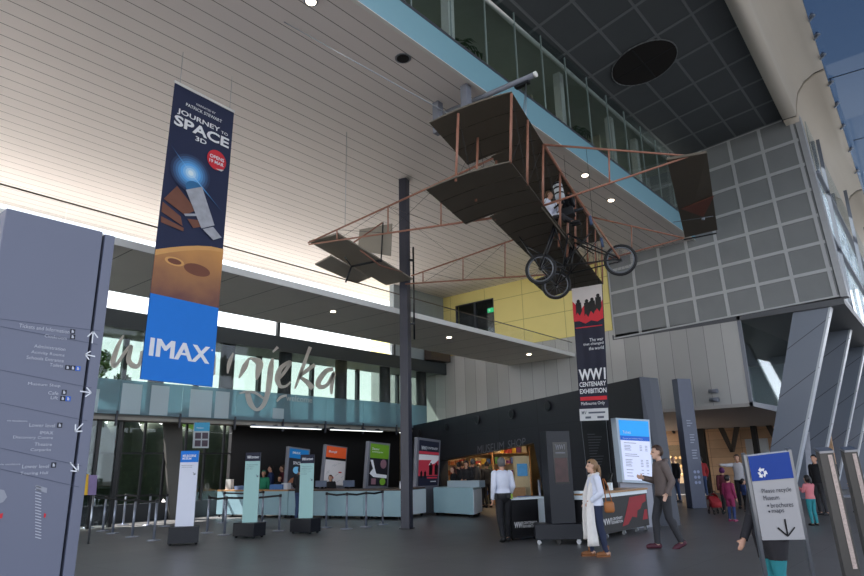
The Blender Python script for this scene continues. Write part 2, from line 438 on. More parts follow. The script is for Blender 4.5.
for x in (9.95, 15.2, 18.6, 20.6): pt.span((x, YG+.5, 10.1), (x+.22, YG+.72, 12.75))
struct('trim_8', pt, M_white)
pw = MB().span((15.6, 9.0, 10.1), (15.7, 11.9, 12.7)).span((19.4, 8.6, 10.1), (19.5, 11.9, 12.7))
struct('wall_partition', pw, mat('cream_partition', (196, 190, 168), .7))
MBx = MB().span((18.6, 8.0, 10.101), (19.05, 8.5, 11.3)).build('cabinet', mat('brown_cabinet_wood', (112, 76, 48), .5)); tag(MBx, 'brown timber cabinet standing behind the upper balcony glass', 'cabinet')
# ---- bridge
bz = 5.85
def yf(x): return 12.22+.0172*(x+8)
def ybk(x): return 15.75+.011*(x+8)
M_bru = seamed('bridge_underside_panels', (215, 211, 203), (108, 106, 102), [(0, 1.25, .4, .012)], .55, .06)
def strip(z, y0=0., y1=0., yb=0.): return [(-8, yf(-8)+y0, z), (XE, yf(XE)+y0, z), (XE, ybk(XE)+yb, z), (-8, ybk(-8)+yb, z)]
struct('ceiling_bridge', MB().slab(strip(bz), (0, 0, .1)), M_bru)
struct('floor_bridge', MB().slab(strip(bz+.101), (0, 0, .05)), M_white)
struct('trim_9', MB().slab([(-8, yf(-8)-.045, bz-.02), (XE, yf(XE)-.045, bz-.02), (XE, yf(XE)-.045, bz+.12), (-8, yf(-8)-.045, bz+.12)], (0, .04, 0)), M_white)
gb = thing('bridge_balustrade', 'clear glass balustrade with thin dark rail along the front of the white bridge', 'balustrade', (8, yf(8), bz+.16))
for k in range(15):
    x = -6+k*2.02
    MB().slab([(x, yf(x)+.05, bz+.16), (x+2., yf(x+2)+.05, bz+.16), (x+2., yf(x+2)+.05, bz+.59), (x, yf(x)+.05, bz+.59)], (0, .015, 0)).build('glass_pane', G_clear, gb)
MB().tube((-6, yf(-6)+.06, bz+.61), (XE, yf(XE)+.06, bz+.61), .017).build('rail', mat('brown_rail', (70, 58, 50), .4), gb)
# ---- facade block: mezzanine floor, roof beam, columns, glass
M_dkg = mat('dark_green_grey_steel', (52, 58, 60), .45)
struct('floor_mezzanine', MB().span((-10, YF, 3.12), (XE, 21.5, 3.32)), mat('mezzanine_slab', (120, 114, 106), .6))
struct('ceiling_mezzanine', MB().span((-10, YF, 5.87), (XE, 21.8, 6.34)), mat('mezzanine_roof_lining', (98, 106, 100), .6))
struct('roof_bounce_sheet', MB().span((-10, YF, 6.341), (XE, 21.9, 6.37)), mat('white_bounce_sheet', (198, 193, 187), .7))  # pale sheet added on the roof to bounce sunlight onto the slatted ceiling
struct('trim_10', MB().span((-10, YF-.08, 5.8), (XE, YF, 6.36)), M_dkg)
struct('trim_11', MB().span((-10, YF-.06, 3.04), (XE, YF, 3.13)), mat('pale_slab_edge', (150, 146, 138), .5))
lg = struct('window_5', MB().span((4, YF+.02, 4.2), (XE, YF+.04, 5.85)), G_clear)
bd = thing('glass_balustrade', 'blue grey glass balustrade along the front of the mezzanine slab', 'balustrade', (12, YF, 3.15))
for k in range(9):
    x = 4.6+k*2.0; MB().span((x, YF-.14, 3.2), (x+1.99, YF-.125, 4.22)).build('glass_pane', G_band, bd)
mb = MB()
for k in range(10): mb.span((4.55+k*2.0, YF-.17, 2.86), (4.6+k*2.0, YF-.1, 3.3))
mb.build('bracket', M_char, bd)
bl = [(84, 100, 388), (123, 143, 383), (152, 170, 385), (191, 213, 389), (216, 230, 391), (273, 284, 408)]  # pale blue panels stand in for sky reflected in the balustrade glass
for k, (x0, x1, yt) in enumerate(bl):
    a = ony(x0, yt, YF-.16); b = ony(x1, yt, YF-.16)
    MB().span((a[0], YF-.16, 3.22 if k < 5 else 3.3), (b[0], YF-.15, a[2])).build('reflection_panel', G_blue, bd)
for k, X in enumerate((7.35, 9.95, 12.5, 15.0, 17.85, 20.45, 22.9)):
    struct('trim_%d' % (20+k), MB().tube((X, YF+.45, 3.3), (X, YF+.45, 5.9), .25, n=14), M_dkg)
# outer glazing of the block, both floors
of = struct('window_6', MB().span((-10, 21.6, 3.3), (XE, 21.62, 5.87)), glass('green_tinted_glass', (.5, .57, .54), .03))
mb = MB(); x = -9.
while x < XE:
    mb.span((x-.07, 21.52, 3.3), (x+.07, 21.7, 5.87)); x += 2.64
mb.span((-10, 21.52, 3.3), (XE, 21.7, 3.5)).build('window_frame', M_dkg, of)
cw = struct('window_7', MB().span((-10, 22.0, 6.35), (20.6, 22.02, 9.7)), G_clear)
mb = MB()
for x in (7.7, 14.3, 20.6): mb.span((x-.06, YF-.02, 6.35), (x+.06, YF+.1, 7.2))
mb.build('window_frame', M_dkg, cw)
struct('wall_back_upper', MB().span((20.6, YF+.02, 6.35), (XE, YF+.3, 9.7)), mat('pale_blue_grey_lining', (150, 160, 165), .5))
bx = MB().span((22.6, YF-.5, 6.36), (24.0, YF-.05, 7.05)); tag(bx.build('duct_box', mat('brown_duct_steel', (70, 60, 54), .5)), 'dark brown duct box on top of the dark mezzanine beam', 'duct')
gf = struct('window_8', MB().span((-10, 21.4, .55), (13.6, 21.42, 3.12)), glass('grey_tinted_glass', (.97, .98, .98), .02))
mb = MB(); x = 4.4
while x < 13.6:
    mb.span((x-.03, 21.36, .55), (x+.03, 21.46, 3.12)); x += .74
mb.span((-10, 21.37, 2.1), (13.6, 21.45, 2.15)).build('window_frame', M_blackm, gf)
struct('wall_plinth', MB().span((-10, 21.38, 0), (13.6, 21.5, .55)), mat('dark_window_plinth', (44, 46, 50), .5))
hg = MB()  # hedge added to keep the view through the ground floor glass dark
for k in range(26): hg.ball((-3+k*1.15, 24.1+.2*math.sin(k*2.1), 1.7), .95, .7, 1.75+.25*math.sin(k*1.7), n=9, k=7)
hg = hg.build('hedge', mat('dark_hedge', (40, 54, 34), .8, var=.5, scale=7)); tag(hg, 'dark clipped hedge added outside to darken the view through the ground floor glass', 'hedge', kind='stuff')
av = struct('window_9', MB().span((5, YF+.3, 0), (8.9, YF+.32, 3.1)), G_win)
mb = MB()
for x in (5.4, 6.1, 6.8, 7.2, 7.9, 8.3, 8.9): mb.span((x-.05, YF+.25, 0), (x+.05, YF+.4, 3.1))
mb.build('window_frame', M_blackm, av)
struct('wall_back', MB().span((13.6, 21.4, 0), (22.6, 21.6, 3.12)), mat('dark_back_wall', (34, 33, 34), .6))
cwp = ony(215, 440, 21.8)
struct('trim_12', MB().slab([(11.3, 21.1, 0), (11.75, 21.1, 0), (11.45, 21.1, 3.1), (10.8, 21.1, 3.1)], (0, .12, 0)), mat('grey_sloping_pier', (92, 90, 86), .6))
struct('trim_13', MB().slab([(6.0, 21.2, 1.6), (6.3, 21.2, 1.6), (8.9, 21.2, 3.1), (8.3, 21.2, 3.1)], (0, .1, 0)), mat('pale_sloping_brace', (200, 196, 188), .6))
# ---- black shop wall (slanted in plan)
wa, wb = onz(411, 503, 0), onz(640, 524.5, 0); wd = _nv(wb-wa); wn = np.array([-wd[1], wd[0], 0])
if np.dot(wn, -wa) < 0: wn = -wn
def bw(d, z, o=0.): return wa+wd*d+np.array([0, 0, z])+wn*o
def onbw(x, y, o=0.): return onpl(x, y, wa+wn*o, wn)
M_bwall = seamed('black_wall_panels', (38, 40, 46), (24, 25, 29), [(0, .9, 0, .006), (2, 1.3, .1, .006)], .5, .1, tone=.06)
Ltot = 14.35
top = lambda d: 3.3+.36*d/14.9
mb = MB()
for a, b, z0 in ((-1, 2.9, 0), (9.95, Ltot, 0)):
    mb.slab([bw(a, z0), bw(b, z0), bw(b if a < 5 else b, top(b)), bw(a if a < 5 else a, top(a))], -wn*.35)
mb.slab([bw(2.9, 1.74), bw(9.95, 2.22), bw(9.95, top(9.95)), bw(2.9, top(2.9))], -wn*.35)
mb.slab([bw(9.45, 2.24), bw(9.97, 0), bw(9.97, 2.3)], -wn*.3)
struct('wall_shop', mb, M_bwall)
struct('wall_shop_end', MB().slab([bw(Ltot+.01, 0), bw(Ltot+.25, 0)-wn*.3, bw(Ltot+.05, 3.64)-wn*.3, bw(Ltot+.01, 3.66)], -wd*.0-wn*.3), mat('slate_wall_end', (66, 70, 80), .5))
# holes for speakers
for i, (x, y) in enumerate(((395, 437), (420, 433), (447, 427), (478, 420), (512, 414), (548, 406))):
    p = onbw(x, y, .01)
    if np.dot(p-wa, wd) < -.8: continue
    t = thing('wall_speaker', 'round black speaker in the shop wall, %s from the left' % ['first', 'second', 'third', 'fourth', 'fifth', 'sixth'][i], 'speaker', p, group='round speakers along the black shop wall')
    MB().lathe(p, [(.13, 0), (.15, .02), (.15, .05), (.12, .06)], n=18, axis=wn).build('grille', M_blackm, t)
    MB().torus(p+wn*.05, wn, .15, .014).build('rim', mat('speaker_rim', (52, 54, 60), .5), t)
tf = Face(onbw(478, 446, .02), onbw(526, 437.5, .02), onbw(526, 445.5, .02), onbw(478, 454.5, .02))
mb = MB(); tf.text(mb, 'MUSEUM SHOP', 0, 0, 1, 1, o=.02, bold=.0)
lt = thing('shop_lettering', 'x', 'lettering', tf.p(.5, 0)); mb.cuts = []; mb = MB(); tf.text(mb, 'MUSEUM', 0, 0, .58, 1, o=.02); tf.text(mb, 'SHOP', .66, 0, 1, 1, o=.02); mb.build('word', mat('grey_letters', (104, 106, 112), .4), lt); tag(lt, 'grey capital letters of the shop name on the black wall above the opening', 'lettering')
# shop interior
M_shop = mat('shop_cream_wall', (206, 188, 150), .7)
mb = MB().span((27.5, 12.4, 0), (27.7, 22, 3.1)).span((22.7, 21.6, 0), (27.5, 21.8, 3.1))
struct('wall_shop_back', mb, M_shop)
struct('ceiling_shop', MB().slab([bw(0, 3.0)-wn*.36, bw(Ltot-.5, 3.0)-wn*.36, (27.5, 12.6, 3.0), (27.5, 21.7, 3.0)], (0, 0, .12)), mat('shop_ceiling_lining', (120, 110, 98), .7))
wse = bw(Ltot-.25, 0)-wn*.5
struct('wall_shop_side', MB().slab([wse, (27.5, 12.5, 0), (27.5, 12.5, 3.0), wse+[0, 0, 3.0]], (-.06, .14, 0)), mat('slate_side_wall', (70, 70, 76), .6))
# ---- overhang right: soffits, timber wall, side glass, fins
M_osof = mat('grey_overhang_soffit', (158, 154, 152), .6)
struct('ceiling_overhang', MB().slab([(XE, 2.9, 6.36), (50, 3.6, 6.36), (50, 12, 6.36), (XE, 11, 6.3)], (0, 0, .2)), mat('dark_overhang_soffit', (86, 88, 93), .5))
struct('ceiling_entry', MB().slab([(XE, 6.15, 3.3), (37, 5.55, 2.98), (37, 15, 2.98), (XE, 10.5, 3.3)], (0, 0, .12)), M_osof)
sgl = struct('window_10', MB().slab([(XE+.05, 6.2, 3.42), (37, 5.6, 3.42), (37, 5.6, 6.4), (XE+.05, 6.2, 6.5)], (0, .03, 0)), G_win)
MB().slab([(XE, 6.12, 3.3), (XE+.1, 6.12, 3.3), (XE+.1, 6.12, 6.5), (XE, 6.12, 6.5)], (0, .12, 0)).slab([(XE, 6.12, 3.3), (37, 5.54, 3.0), (37, 5.54, 3.45), (XE, 6.12, 3.45)], (0, .12, 0)).build('window_frame', M_greyst, sgl)
struct('wall_stair', MB().span((XE+.35, 9.2, 3.45), (37, 9.3, 6.3)).span((37, 5.4, 3.45), (37.1, 9.3, 6.3)), mat('stair_wall_lining', (188, 198, 198), .6))
M_wood = seamed('blond_timber_panels', (204, 166, 132), (128, 100, 76), [(1, 1.5, 9.4, .008), (2, .42, 0, .005)], .5, .14, tone=.1, nscale=2.5)
struct('wall_timber', MB().span((34, 5.6, 0), (34.2, 24, 3.35)), M_wood)
def rp(t, n): return t
for k, (y, w_) in enumerate(((10.9, .3), (8.5, .22))):
    struct('trim_%d' % (30+k), MB().span((33.3, y, 0), (33.6, y+w_, 3.3)), M_black)
mb = MB()
for y in (9.75, 7.6):
    mb.slab([(33.5, y-.55, 3.25), (33.5, y-.3, 3.25), (33.5, y+.08, 1.9), (33.5, y-.08, 1.9)], (.15, 0, 0)).slab([(33.5, y+.3, 3.25), (33.5, y+.55, 3.25), (33.5, y+.08, 1.9), (33.5, y-.08, 1.9)], (.15, 0, 0))
struct('trim_32', mb, mat('dark_bracket', (60, 52, 46), .5))
M_fin = mat('blue_grey_fin_cladding', (118, 126, 140), .4, var=.06, scale=.7)
M_fedge = mat('lit_fin_edge', (188, 194, 202), .35)  # paler edge colour paints the light on the thin side face
for k, X in enumerate((24.3, 29.3, 34.4, 39.6, 44.8)):
    dy = .035*(X-24.3)
    yl0, yr0, yl1, yr1 = 6.4+dy, 5.52+dy, 4.4+dy, 3.27+dy
    mb = MB().slab([(X, yl0, 0), (X, yr0, 0), (X, yr1, 6.5), (X, yl1, 6.5)], (.35, 0, 0))
    t = .06
    mb.slab([(X-.01, yr0+t, 0), (X-.01, yr0-.01, 0), (X-.01, yr1-.01, 6.5), (X-.01, yr1+t, 6.5)], (.38, 0, 0), 1)
    for z in (1.9, 3.5, 5.1):
        f = z/6.5; g = (z+1.)/6.5
        a = np.array([X-.004, yl0+(yl1-yl0)*f, z]); b = np.array([X-.004, yr0+(yr1-yr0)*g, z+.9])
        mb.slab([a, b, b+[0, 0, .025], a+[0, 0, .025]], (.004, 0, 0), 2)
    struct('trim_%d' % (40+k), mb, [M_fin, M_fedge, M_char])
# ---- column
c0 = np.array([12.74, 11.82, 0])
co = thing('steel_column', 'tall dark steel column standing in the middle of the hall up to the slatted ceiling', 'column', c0)
q = Matrix.Rotation(math.radians(18), 3, 'Z')
ax, ay = np.array(q @ Vector((1, 0, 0))), np.array(q @ Vector((0, 1, 0)))
M_colm = mat('slate_column_paint', (54, 55, 66), .4)
MB().box(c0+[0, 0, 4.85], (.24, .24, 9.7), ax, ay).build('shaft', M_colm, co, bevel=.01)
MB().box(c0+[0, 0, .01], (.3, .3, .02), ax, ay).build('base_plate', M_blackm, co)
rodp = above(410.5, 300, c0)[:2]
rd = np.array([c0[0]+.19, c0[1]-.16, 0])
MB().tube(rd+[0, 0, 4.9], rd+[0, 0, 7.6], .025).build('rod', M_blackm, co)
for z in (5.35, 7.2): MB().box((c0+rd)/2+[0, 0, z], (.28, .06, .06), rd-c0, (rd-c0)[[1, 0, 2]]*[-1, 1, 1]).build('rod_bracket', M_blackm, co)
# ---- lights in the ceilings
M_lamp = mat('lamp_glow', (255, 240, 220), .4, var=0, emit=9., emit_rgb=(255, 232, 205))
def downlight(x, y, z, label, r=.11, lit=True):
    p = onz(x, y, z)
    t = thing('downlight', label, 'downlight', p, group='recessed downlights')
    MB().lathe((p[0], p[1], z-.015), [(r+.04, 0), (r+.04, .014), (r, .014), (r, 0)], n=16).build('rim', M_steel, t)
    MB().lathe((p[0], p[1], z-.026), [(r, 0), (r, .01)], n=16).build('lamp', M_lamp if lit else M_blackm, t)
downlight(311, 1, 9.7, 'lit downlight in the slatted ceiling at the top edge of the picture', .09)
downlight(403, 58, 9.7, 'unlit dark round fitting in the slatted ceiling above the column', .13, False)
downlight(585, 175, 9.7, 'lit downlight in the slatted ceiling right of the aeroplane engine, the nearer one', .09)
downlight(611, 200, 9.7, 'lit downlight in the slatted ceiling right of the aeroplane engine, the farther one', .09)
downlight(333, 311, bz, 'lit downlight under the bridge left of the column', .07)
downlight(449, 337, bz, 'lit downlight under the bridge just right of the column', .085)
downlight(529, 354, bz, 'lit downlight under the bridge near the end wall', .09)
# ================================================================== hanging banners
M_navy = mat('navy_banner_print', (34, 42, 72), .7, var=.12, scale=2)
M_ink = mat('white_print', (228, 230, 234), .6, var=0)
M_imb = mat('bright_blue_print', (10, 118, 214), .6, var=.04)
M_mars = mat('ochre_planet_print', (150, 96, 66), .7, var=.3, scale=1.6)
M_marsr = mat('pale_ochre_print', (212, 160, 98), .7, var=.1)
M_redp = mat('red_print', (205, 42, 56), .6, var=.05)
M_panelp = mat('brown_panel_print', (118, 74, 58), .6, var=.15, scale=8)
M_sil = mat('silver_print', (168, 170, 178), .6, var=.3, scale=9)
M_gl1 = mat('glow_blue_print', (48, 92, 160), .6, var=.15)
M_gl2 = mat('glow_light_blue_print', (104, 172, 228), .6, var=.1)
M_gl3 = mat('glow_white_print', (216, 240, 252), .6, var=0)
def cloth(f, amp, nu=16, nv=24, waves=2.5, thick=.006, seed=0):
    """hanging cloth: a face with soft vertical folds, real thickness"""
    mb = MB(); pts = []
    for j in range(nv+1):
        for i in range(nu+1):
            u, v = i/nu, j/nv
            pts.append(f.p(u, v, amp*math.sin(u*waves*2*math.pi+seed+v*1.3)-thick))
    n = len(pts); back = [p-f.n*thick for p in pts]
    fs = [(j*(nu+1)+i, j*(nu+1)+i+1, (j+1)*(nu+1)+i+1, (j+1)*(nu+1)+i) for j in range(nv) for i in range(nu)]
    mb.add(pts, fs, 0, True).add(back, [q[::-1] for q in fs], 0, True)
    return mb
bf = Face((5.21, 11, 8.95), (6.55, 11, 8.87), (6.50, 11, 3.03), (5.12, 11, 3.06))
bn = thing('banner', 'tall navy and bright blue cinema banner hanging from the ceiling at left', 'banner', (5.85, 11, 3.03))
cloth(bf, .006, waves=2).build('banner_cloth', M_navy, bn)
mb = MB(); bf.slab(mb, .03, -.01, .997, 1.01, 1.006, o=.01); mb.build('top_rail', M_white, bn)
mb = MB()
for u in (.08, .92): mb.tube(bf.p(u, 1.0), [bf.p(u, 1)[0], 11, 9.7], .006, n=5)
mb.build('hanging_wire', M_steel, bn)
O = .014
mb = MB(); bf.rect(mb, 0, 0, 1, .262, o=O); mb.build('blue_panel', M_imb, bn)
mb = MB(); bf.poly(mb, [(0, .262), (1, .262), (1, .47), (.8, .466), (.6, .455), (.4, .44), (.2, .422), (0, .402)], o=O); mb.build('planet_print', M_mars, bn)
_t = NT(M_mars); _g = _t.new('ShaderNodeNewGeometry'); _s = _t.new('ShaderNodeSeparateXYZ'); _t.l.new(_g.outputs['Position'], _s.inputs[0])
_f = _t.math('MULTIPLY_ADD', _s.outputs[2], .85, -3.88); _n = _t.new('ShaderNodeTexNoise'); _n.inputs['Scale'].default_value = 1.8; _n.inputs['Detail'].default_value = 6; _t.l.new(_g.outputs['Position'], _n.inputs['Vector'])
_f = _t.math('MINIMUM', _t.math('MAXIMUM', _t.math('ADD', _f, _t.math('MULTIPLY_ADD', _n.outputs['Fac'], .7, -.35)), 0.), 1.)
_t.l.new(_t.mix(_f, lin((112, 74, 70)), lin((206, 148, 86))), _t.n['Principled BSDF'].inputs['Base Color'])
mb = MB(); bf.poly(mb, [(0, .402), (.2, .422), (.4, .44), (.6, .455), (.8, .466), (1, .47), (1, .458), (.8, .452), (.6, .44), (.4, .424), (.2, .405), (0, .383)], o=O+.002)
bf.disc(mb, .28, .38, .14, .014, o=O+.002); mb.build('planet_rim', M_marsr, bn)
mb = MB(); bf.disc(mb, .28, .38, .1, .009, o=O+.004); bf.disc(mb, .62, .372, .2, .02, o=O+.002); mb.build('crater_print', mat('crater_print', (118, 72, 56), .7), bn)
def blend(a, b, t): return tuple(a[i]*(1-t)+b[i]*t for i in range(3))
NV, SKY, WHT = (34, 42, 72), (96, 170, 232), (226, 244, 254)
for k in range(8):
    t_ = k/7.; c_ = blend(NV, SKY, min(1, t_*1.6+.12)) if t_ < .6 else blend(SKY, WHT, (t_-.6)/.4)
    q = 1-t_*.86; mb = MB(); bf.disc(mb, .38, .697, .31*q, .066*q, o=O+.0012*k)
    bf.poly(mb, [(.38-.36*q, .697+.076*q), (.385, .697+.006*q), (.38+.6*q, .697-.104*q), (.375, .697-.006*q)], o=O+.0012*k+.0006)
    mb.build('glow_print', mat('glow_print_%d' % k, c_, .6, var=0), bn)
mb = MB(); bf.poly(mb, [(.33, .632), (.57, .664), (.82, .543), (.62, .517)], o=O+.012)
bf.poly(mb, [(.64, .516), (.8, .536), (.95, .508), (.82, .49)], o=O+.013); bf.poly(mb, [(.34, .548), (.62, .57), (.64, .563), (.36, .541)], o=O+.011); mb.build('capsule_print', M_sil, bn)
mb = MB(); bf.disc(mb, .45, .648, .13, .024, o=O+.011); mb.build('capsule_nose_print', mat('deep_blue_print', (46, 108, 156), .5), bn)
mb = MB(); bf.poly(mb, [(.03, .575), (.2, .635), (.52, .575), (.36, .545)], o=O+.002); bf.poly(mb, [(.02, .565), (.3, .535), (.34, .505), (.02, .53)], o=O+.002)
bf.poly(mb, [(.4, .535), (.6, .545), (.64, .525), (.5, .51)], o=O+.002); bf.poly(mb, [(.02, .515), (.36, .5), (.36, .488), (.03, .495)], o=O+.002); mb.build('solar_panel_print', M_panelp, bn)
mb = MB()
bf.text(mb, 'NARRATED BY', .36, .953, .68, .961, o=O); bf.text(mb, 'PATRICK STEWART', .2, .932, .8, .944, o=O, bold=.01)
bf.text(mb, 'JOURNEY', .08, .888, .78, .911, o=O, bold=.02); bf.text(mb, 'TO', .8, .892, .92, .902, o=O, bold=.01)
bf.text(mb, 'SPACE', .05, .846, .95, .884, o=O, bold=.03); bf.text(mb, '3D', .4, .822, .58, .839, o=O, bold=.02)
mb.build('title_lettering', M_ink, bn)
mb = MB(); [bf.text(mb, 'IMAX', .07+k*.006, .072, .9+k*.006, .127, o=O+.004+.0004*k) for k in range(5)]; mb.cuts = []; bf.disc(mb, .95, .118, .012, .003, o=O+.004); mb.build('blue_panel_lettering', M_ink, bn)
mb = MB(); bf.disc(mb, .77, .783, .16, .037, o=O); mb.build('red_sticker', M_redp, bn)
mb = MB(); bf.text(mb, 'OPENS', .65, .785, .89, .798, o=O+.004, bold=.02); bf.text(mb, '19 MAR', .65, .767, .89, .78, o=O+.004, bold=.02); mb.build('sticker_lettering', M_ink, bn)
mb = MB(); bf.poly(mb, [(.76, .75), (.9, .758), (.86, .748)], o=O+.004); mb.build('sticker_curl', M_offw, bn)
# second banner
XW = 14.6
wf = Face(onx(572, 289, XW), onx(602, 284, XW), onx(609, 420, XW), onx(580.5, 421, XW))
wb_ = thing('banner', 'narrow dark banner with red soldiers hanging below the aeroplane at right', 'banner', wf.p(.5, 0))
M_dknv = mat('dark_navy_print', (36, 38, 56), .7, var=.08)
cloth(wf, .012, waves=2.5).build('banner_cloth', M_dknv, wb_)
O = .02
mb = MB(); wf.slab(mb, .03, -.02, .998, 1.02, 1.006, o=.01)
for u in (.1, .9): mb.tube(wf.p(u, 1.0), list(wf.p(u, 1)[:2])+[9.7], .005, n=5)
mb.build('top_rail', M_black, wb_)
mb = MB(); wf.rect(mb, 0, .8, 1, 1, o=O); mb.build('pale_sky_print', mat('pale_print', (222, 214, 212), .6), wb_)
mb = MB(); wf.poly(mb, [(0, .74), (0, .9), (.1, .87), (.25, .82), (.4, .86), (.55, .8), (.7, .87), (.85, .82), (1, .88), (1, .74), (.8, .72), (.6, .735), (.4, .715), (.2, .74)], o=O+.003); mb.build('red_ground_print', M_redp, wb_); mb = MB(); wf.rect(mb, .05, .685, .95, .692, o=O); mb.build('red_rule', M_redp, wb_); mb = MB(); wf.rect(mb, .06, .145, .98, .172, o=O); mb.build('red_strip', M_redp, wb_)
mb = MB()
for u, v, h in ((.2, .86, .09), (.48, .85, .1), (.66, .86, .09), (.86, .88, .1)):
    wf.disc(mb, u, v+h*.35, .06, .016, o=O+.006, n=10); wf.poly(mb, [(u-.09, v+h*.25), (u+.09, v+h*.25), (u+.11, v-h*.5), (u+.03, v-h*.9), (u-.05, v-h*.6), (u-.1, v-h*.8)], o=O+.006)
mb.build('soldier_print', M_black, wb_)
mb = MB()
for k, st in enumerate(('The war', 'that changed', 'the world')): wf.text(mb, st, (.5, .28, .46)[k], .575-.032*k, .96, .6-.032*k, o=O)
wf.text(mb, 'WW1', .06, .29, .98, .375, o=O, bold=.03); wf.text(mb, 'CENTENARY', .06, .245, .98, .28, o=O, bold=.02); wf.text(mb, 'EXHIBITION', .06, .195, .98, .23, o=O, bold=.02)
wf.text(mb, 'Melbourne Only', .08, .105, .9, .135, o=O); mb.build('title_lettering', M_ink, wb_)
mb = MB(); wf.rect(mb, 0, 0, 1, .085, o=O); mb.build('logo_strip', mat('pale_grey_print', (206, 208, 212), .6), wb_)
mb = MB(); wf.text(mb, 'MV', .08, .045, .25, .07, o=O+.004, bold=.02); wf.rect(mb, .32, .05, .9, .062, o=O+.004); wf.rect(mb, .2, .015, .4, .03, o=O+.004); wf.rect(mb, .62, .015, .85, .03, o=O+.004); mb.build('logo_marks', mat('grey_ink', (90, 96, 110), .6), wb_)

# ================================================================== brush script on the mezzanine glass
def brush(mb, pts, w0=None, Yp=YF-.21):
    """pts: (x, y, half width) along a stroke, in the plane of the glass"""
    P = []
    n = len(pts)
    def cr(a, b, c, d, t): return .5*((2*b)+(-a+c)*t+(2*a-5*b+4*c-d)*t*t+(-a+3*b-3*c+d)*t**3)
    q = [np.array(p, float) for p in pts]; q = [q[0]]+q+[q[-1]]
    for i in range(1, len(q)-2):
        for k in range(6): P.append(cr(q[i-1], q[i], q[i+1], q[i+2], k/6.))
    P.append(q[-1]); L = []; Rr = []
    for i, p in enumerate(P):
        a = P[max(i-1, 0)]; b = P[min(i+1, len(P)-1)]; d = b[:2]-a[:2]; d = d/(np.linalg.norm(d)+1e-9); nn = np.array([-d[1], d[0]])
        L.append(ony(*(p[:2]+nn*max(p[2], .12)), Yp)); Rr.append(ony(*(p[:2]-nn*max(p[2], .12)), Yp))
    for i in range(len(P)-1): mb.slab([L[i], L[i+1], Rr[i+1], Rr[i]], (0, .012, 0))
    return mb
z1 = lambda x, y: (230+x/6.775, 330+y/6.776)
def st(mb, pts): return brush(mb, [z1(x, y)+(w/5.2,) for x, y, w in pts])
M_scr = frosted('pale_grey_vinyl', (240, 236, 232), 0.)
scr = thing('glass_lettering', 'large pale brush script greeting on the mezzanine glass', 'lettering', (14, YF-.02, 4.2))
def letter(strokes): 
    mb = MB()
    for s_ in strokes: st(mb, s_)
    mb.build('script_letter', M_scr, scr)
z2 = lambda x, y: ((100+x/5.757-230)*6.775, (330+y/5.757-330)*6.776)
def l2(pts): return [z2(x, y)+(w*1.17,) for x, y, w in pts]
letter([l2([(135, 30, 3), (105, 90, 9), (75, 180, 12), (90, 205, 8), (150, 120, 7), (180, 95, 8), (165, 170, 11), (190, 205, 12), (225, 200, 8), (240, 120, 4)])])
letter([l2([(300, 110, 4), (270, 130, 8), (262, 175, 9), (285, 200, 8), (318, 180, 7), (322, 130, 6), (300, 110, 4)])])
letter([l2([(360, 200, 4), (385, 120, 8), (380, 195, 7), (425, 120, 8), (420, 195, 8), (470, 115, 9), (470, 200, 9), (500, 195, 4)])])
letter([l2([(655, 140, 9), (650, 200, 12), (652, 258, 9)]), l2([(770, 55, 3), (735, 90, 9)])][:1])
letter([l2([(735, 250, 3), (745, 190, 9), (768, 132, 3)]), [(62, 325, 4), (100, 250, 14), (130, 195, 5), (165, 200, 12), (200, 225, 20), (190, 290, 14), (180, 335, 5)]])
letter([[(290, 190, 5), (278, 250, 14), (268, 340, 15), (255, 430, 13), (225, 510, 11), (180, 540, 8), (140, 500, 14), (122, 440, 14), (120, 420, 6)], [(290, 150, 4), (325, 115, 8)], [(65, 430, 4), (110, 420, 6), (170, 425, 7), (230, 465, 5)]])
letter([[(335, 325, 8), (370, 285, 8), (408, 222, 9), (385, 225, 9), (340, 265, 12), (322, 330, 14), (340, 380, 10), (380, 380, 6), (412, 350, 4)]])
letter([[(545, 115, 9), (520, 180, 8), (480, 290, 9), (440, 398, 4)], [(575, 235, 9), (520, 275, 10), (480, 315, 8), (520, 350, 12), (562, 395, 14)]])
letter([[(700, 265, 10), (650, 280, 12), (600, 350, 14), (610, 385, 12), (660, 370, 9), (705, 290, 8), (690, 370, 10), (688, 435, 5)]])
letter([[(318, 485, 4), (345, 455, 7), (385, 442, 5)]])
tfw = facepx([z1(380, 436), z1(556, 456), z1(556, 494), z1(380, 480)], lambda x, y: ony(x, y, YF-.21))
mb = MB(); tfw.text(mb, 'welcome', 0, 0, 1, 1, o=.004, bold=.0); mb.build('small_lettering', M_offw, scr)

# ================================================================== directory pylon at left
YS = 4.95
sf = Face(ony(6, 207, YS), ony(104, 233.5, YS), ony(46.6, 700, YS), ony(-60, 700, YS))
tl, trr = ony(6, 207, YS), ony(103.5, 233.2, YS)
zt, zb_ = 3.3, 0.
x0, x1, x2 = ony(0, 330, YS)[0], 0, 0
def xat(px, py): return ony(px, py, YS)[0]
xl = xat(7, 207); xm = xat(103, 233); xm2 = xat(105.5, 234); xr = xat(115.5, 236.5)
zt = ony(60, 221, YS)[2]
sgn = thing('directory_sign', 'tall slate blue directory pylon with white arrows at the left edge', 'sign', (xl, YS, 0))
M_slate = mat('slate_blue_sign_paint', (108, 112, 130), .45, var=.05, scale=1.5)
MB().span((xl, YS, 0), (xm, YS+.28, zt)).build('main_panel', M_slate, sgn, bevel=.006)
MB().span((xm2, YS, 0), (xr, YS+.28, zt-.012)).build('arrow_panel', M_slate, sgn, bevel=.006)
MB().span((xl+.1, YS+.1, 0), (xr-.05, YS+.2, zt-.05)).build('core', M_black, sgn)
def spx(x, y, o=.003): p = ony(x, y, YS); return p-np.array([0, o, 0])
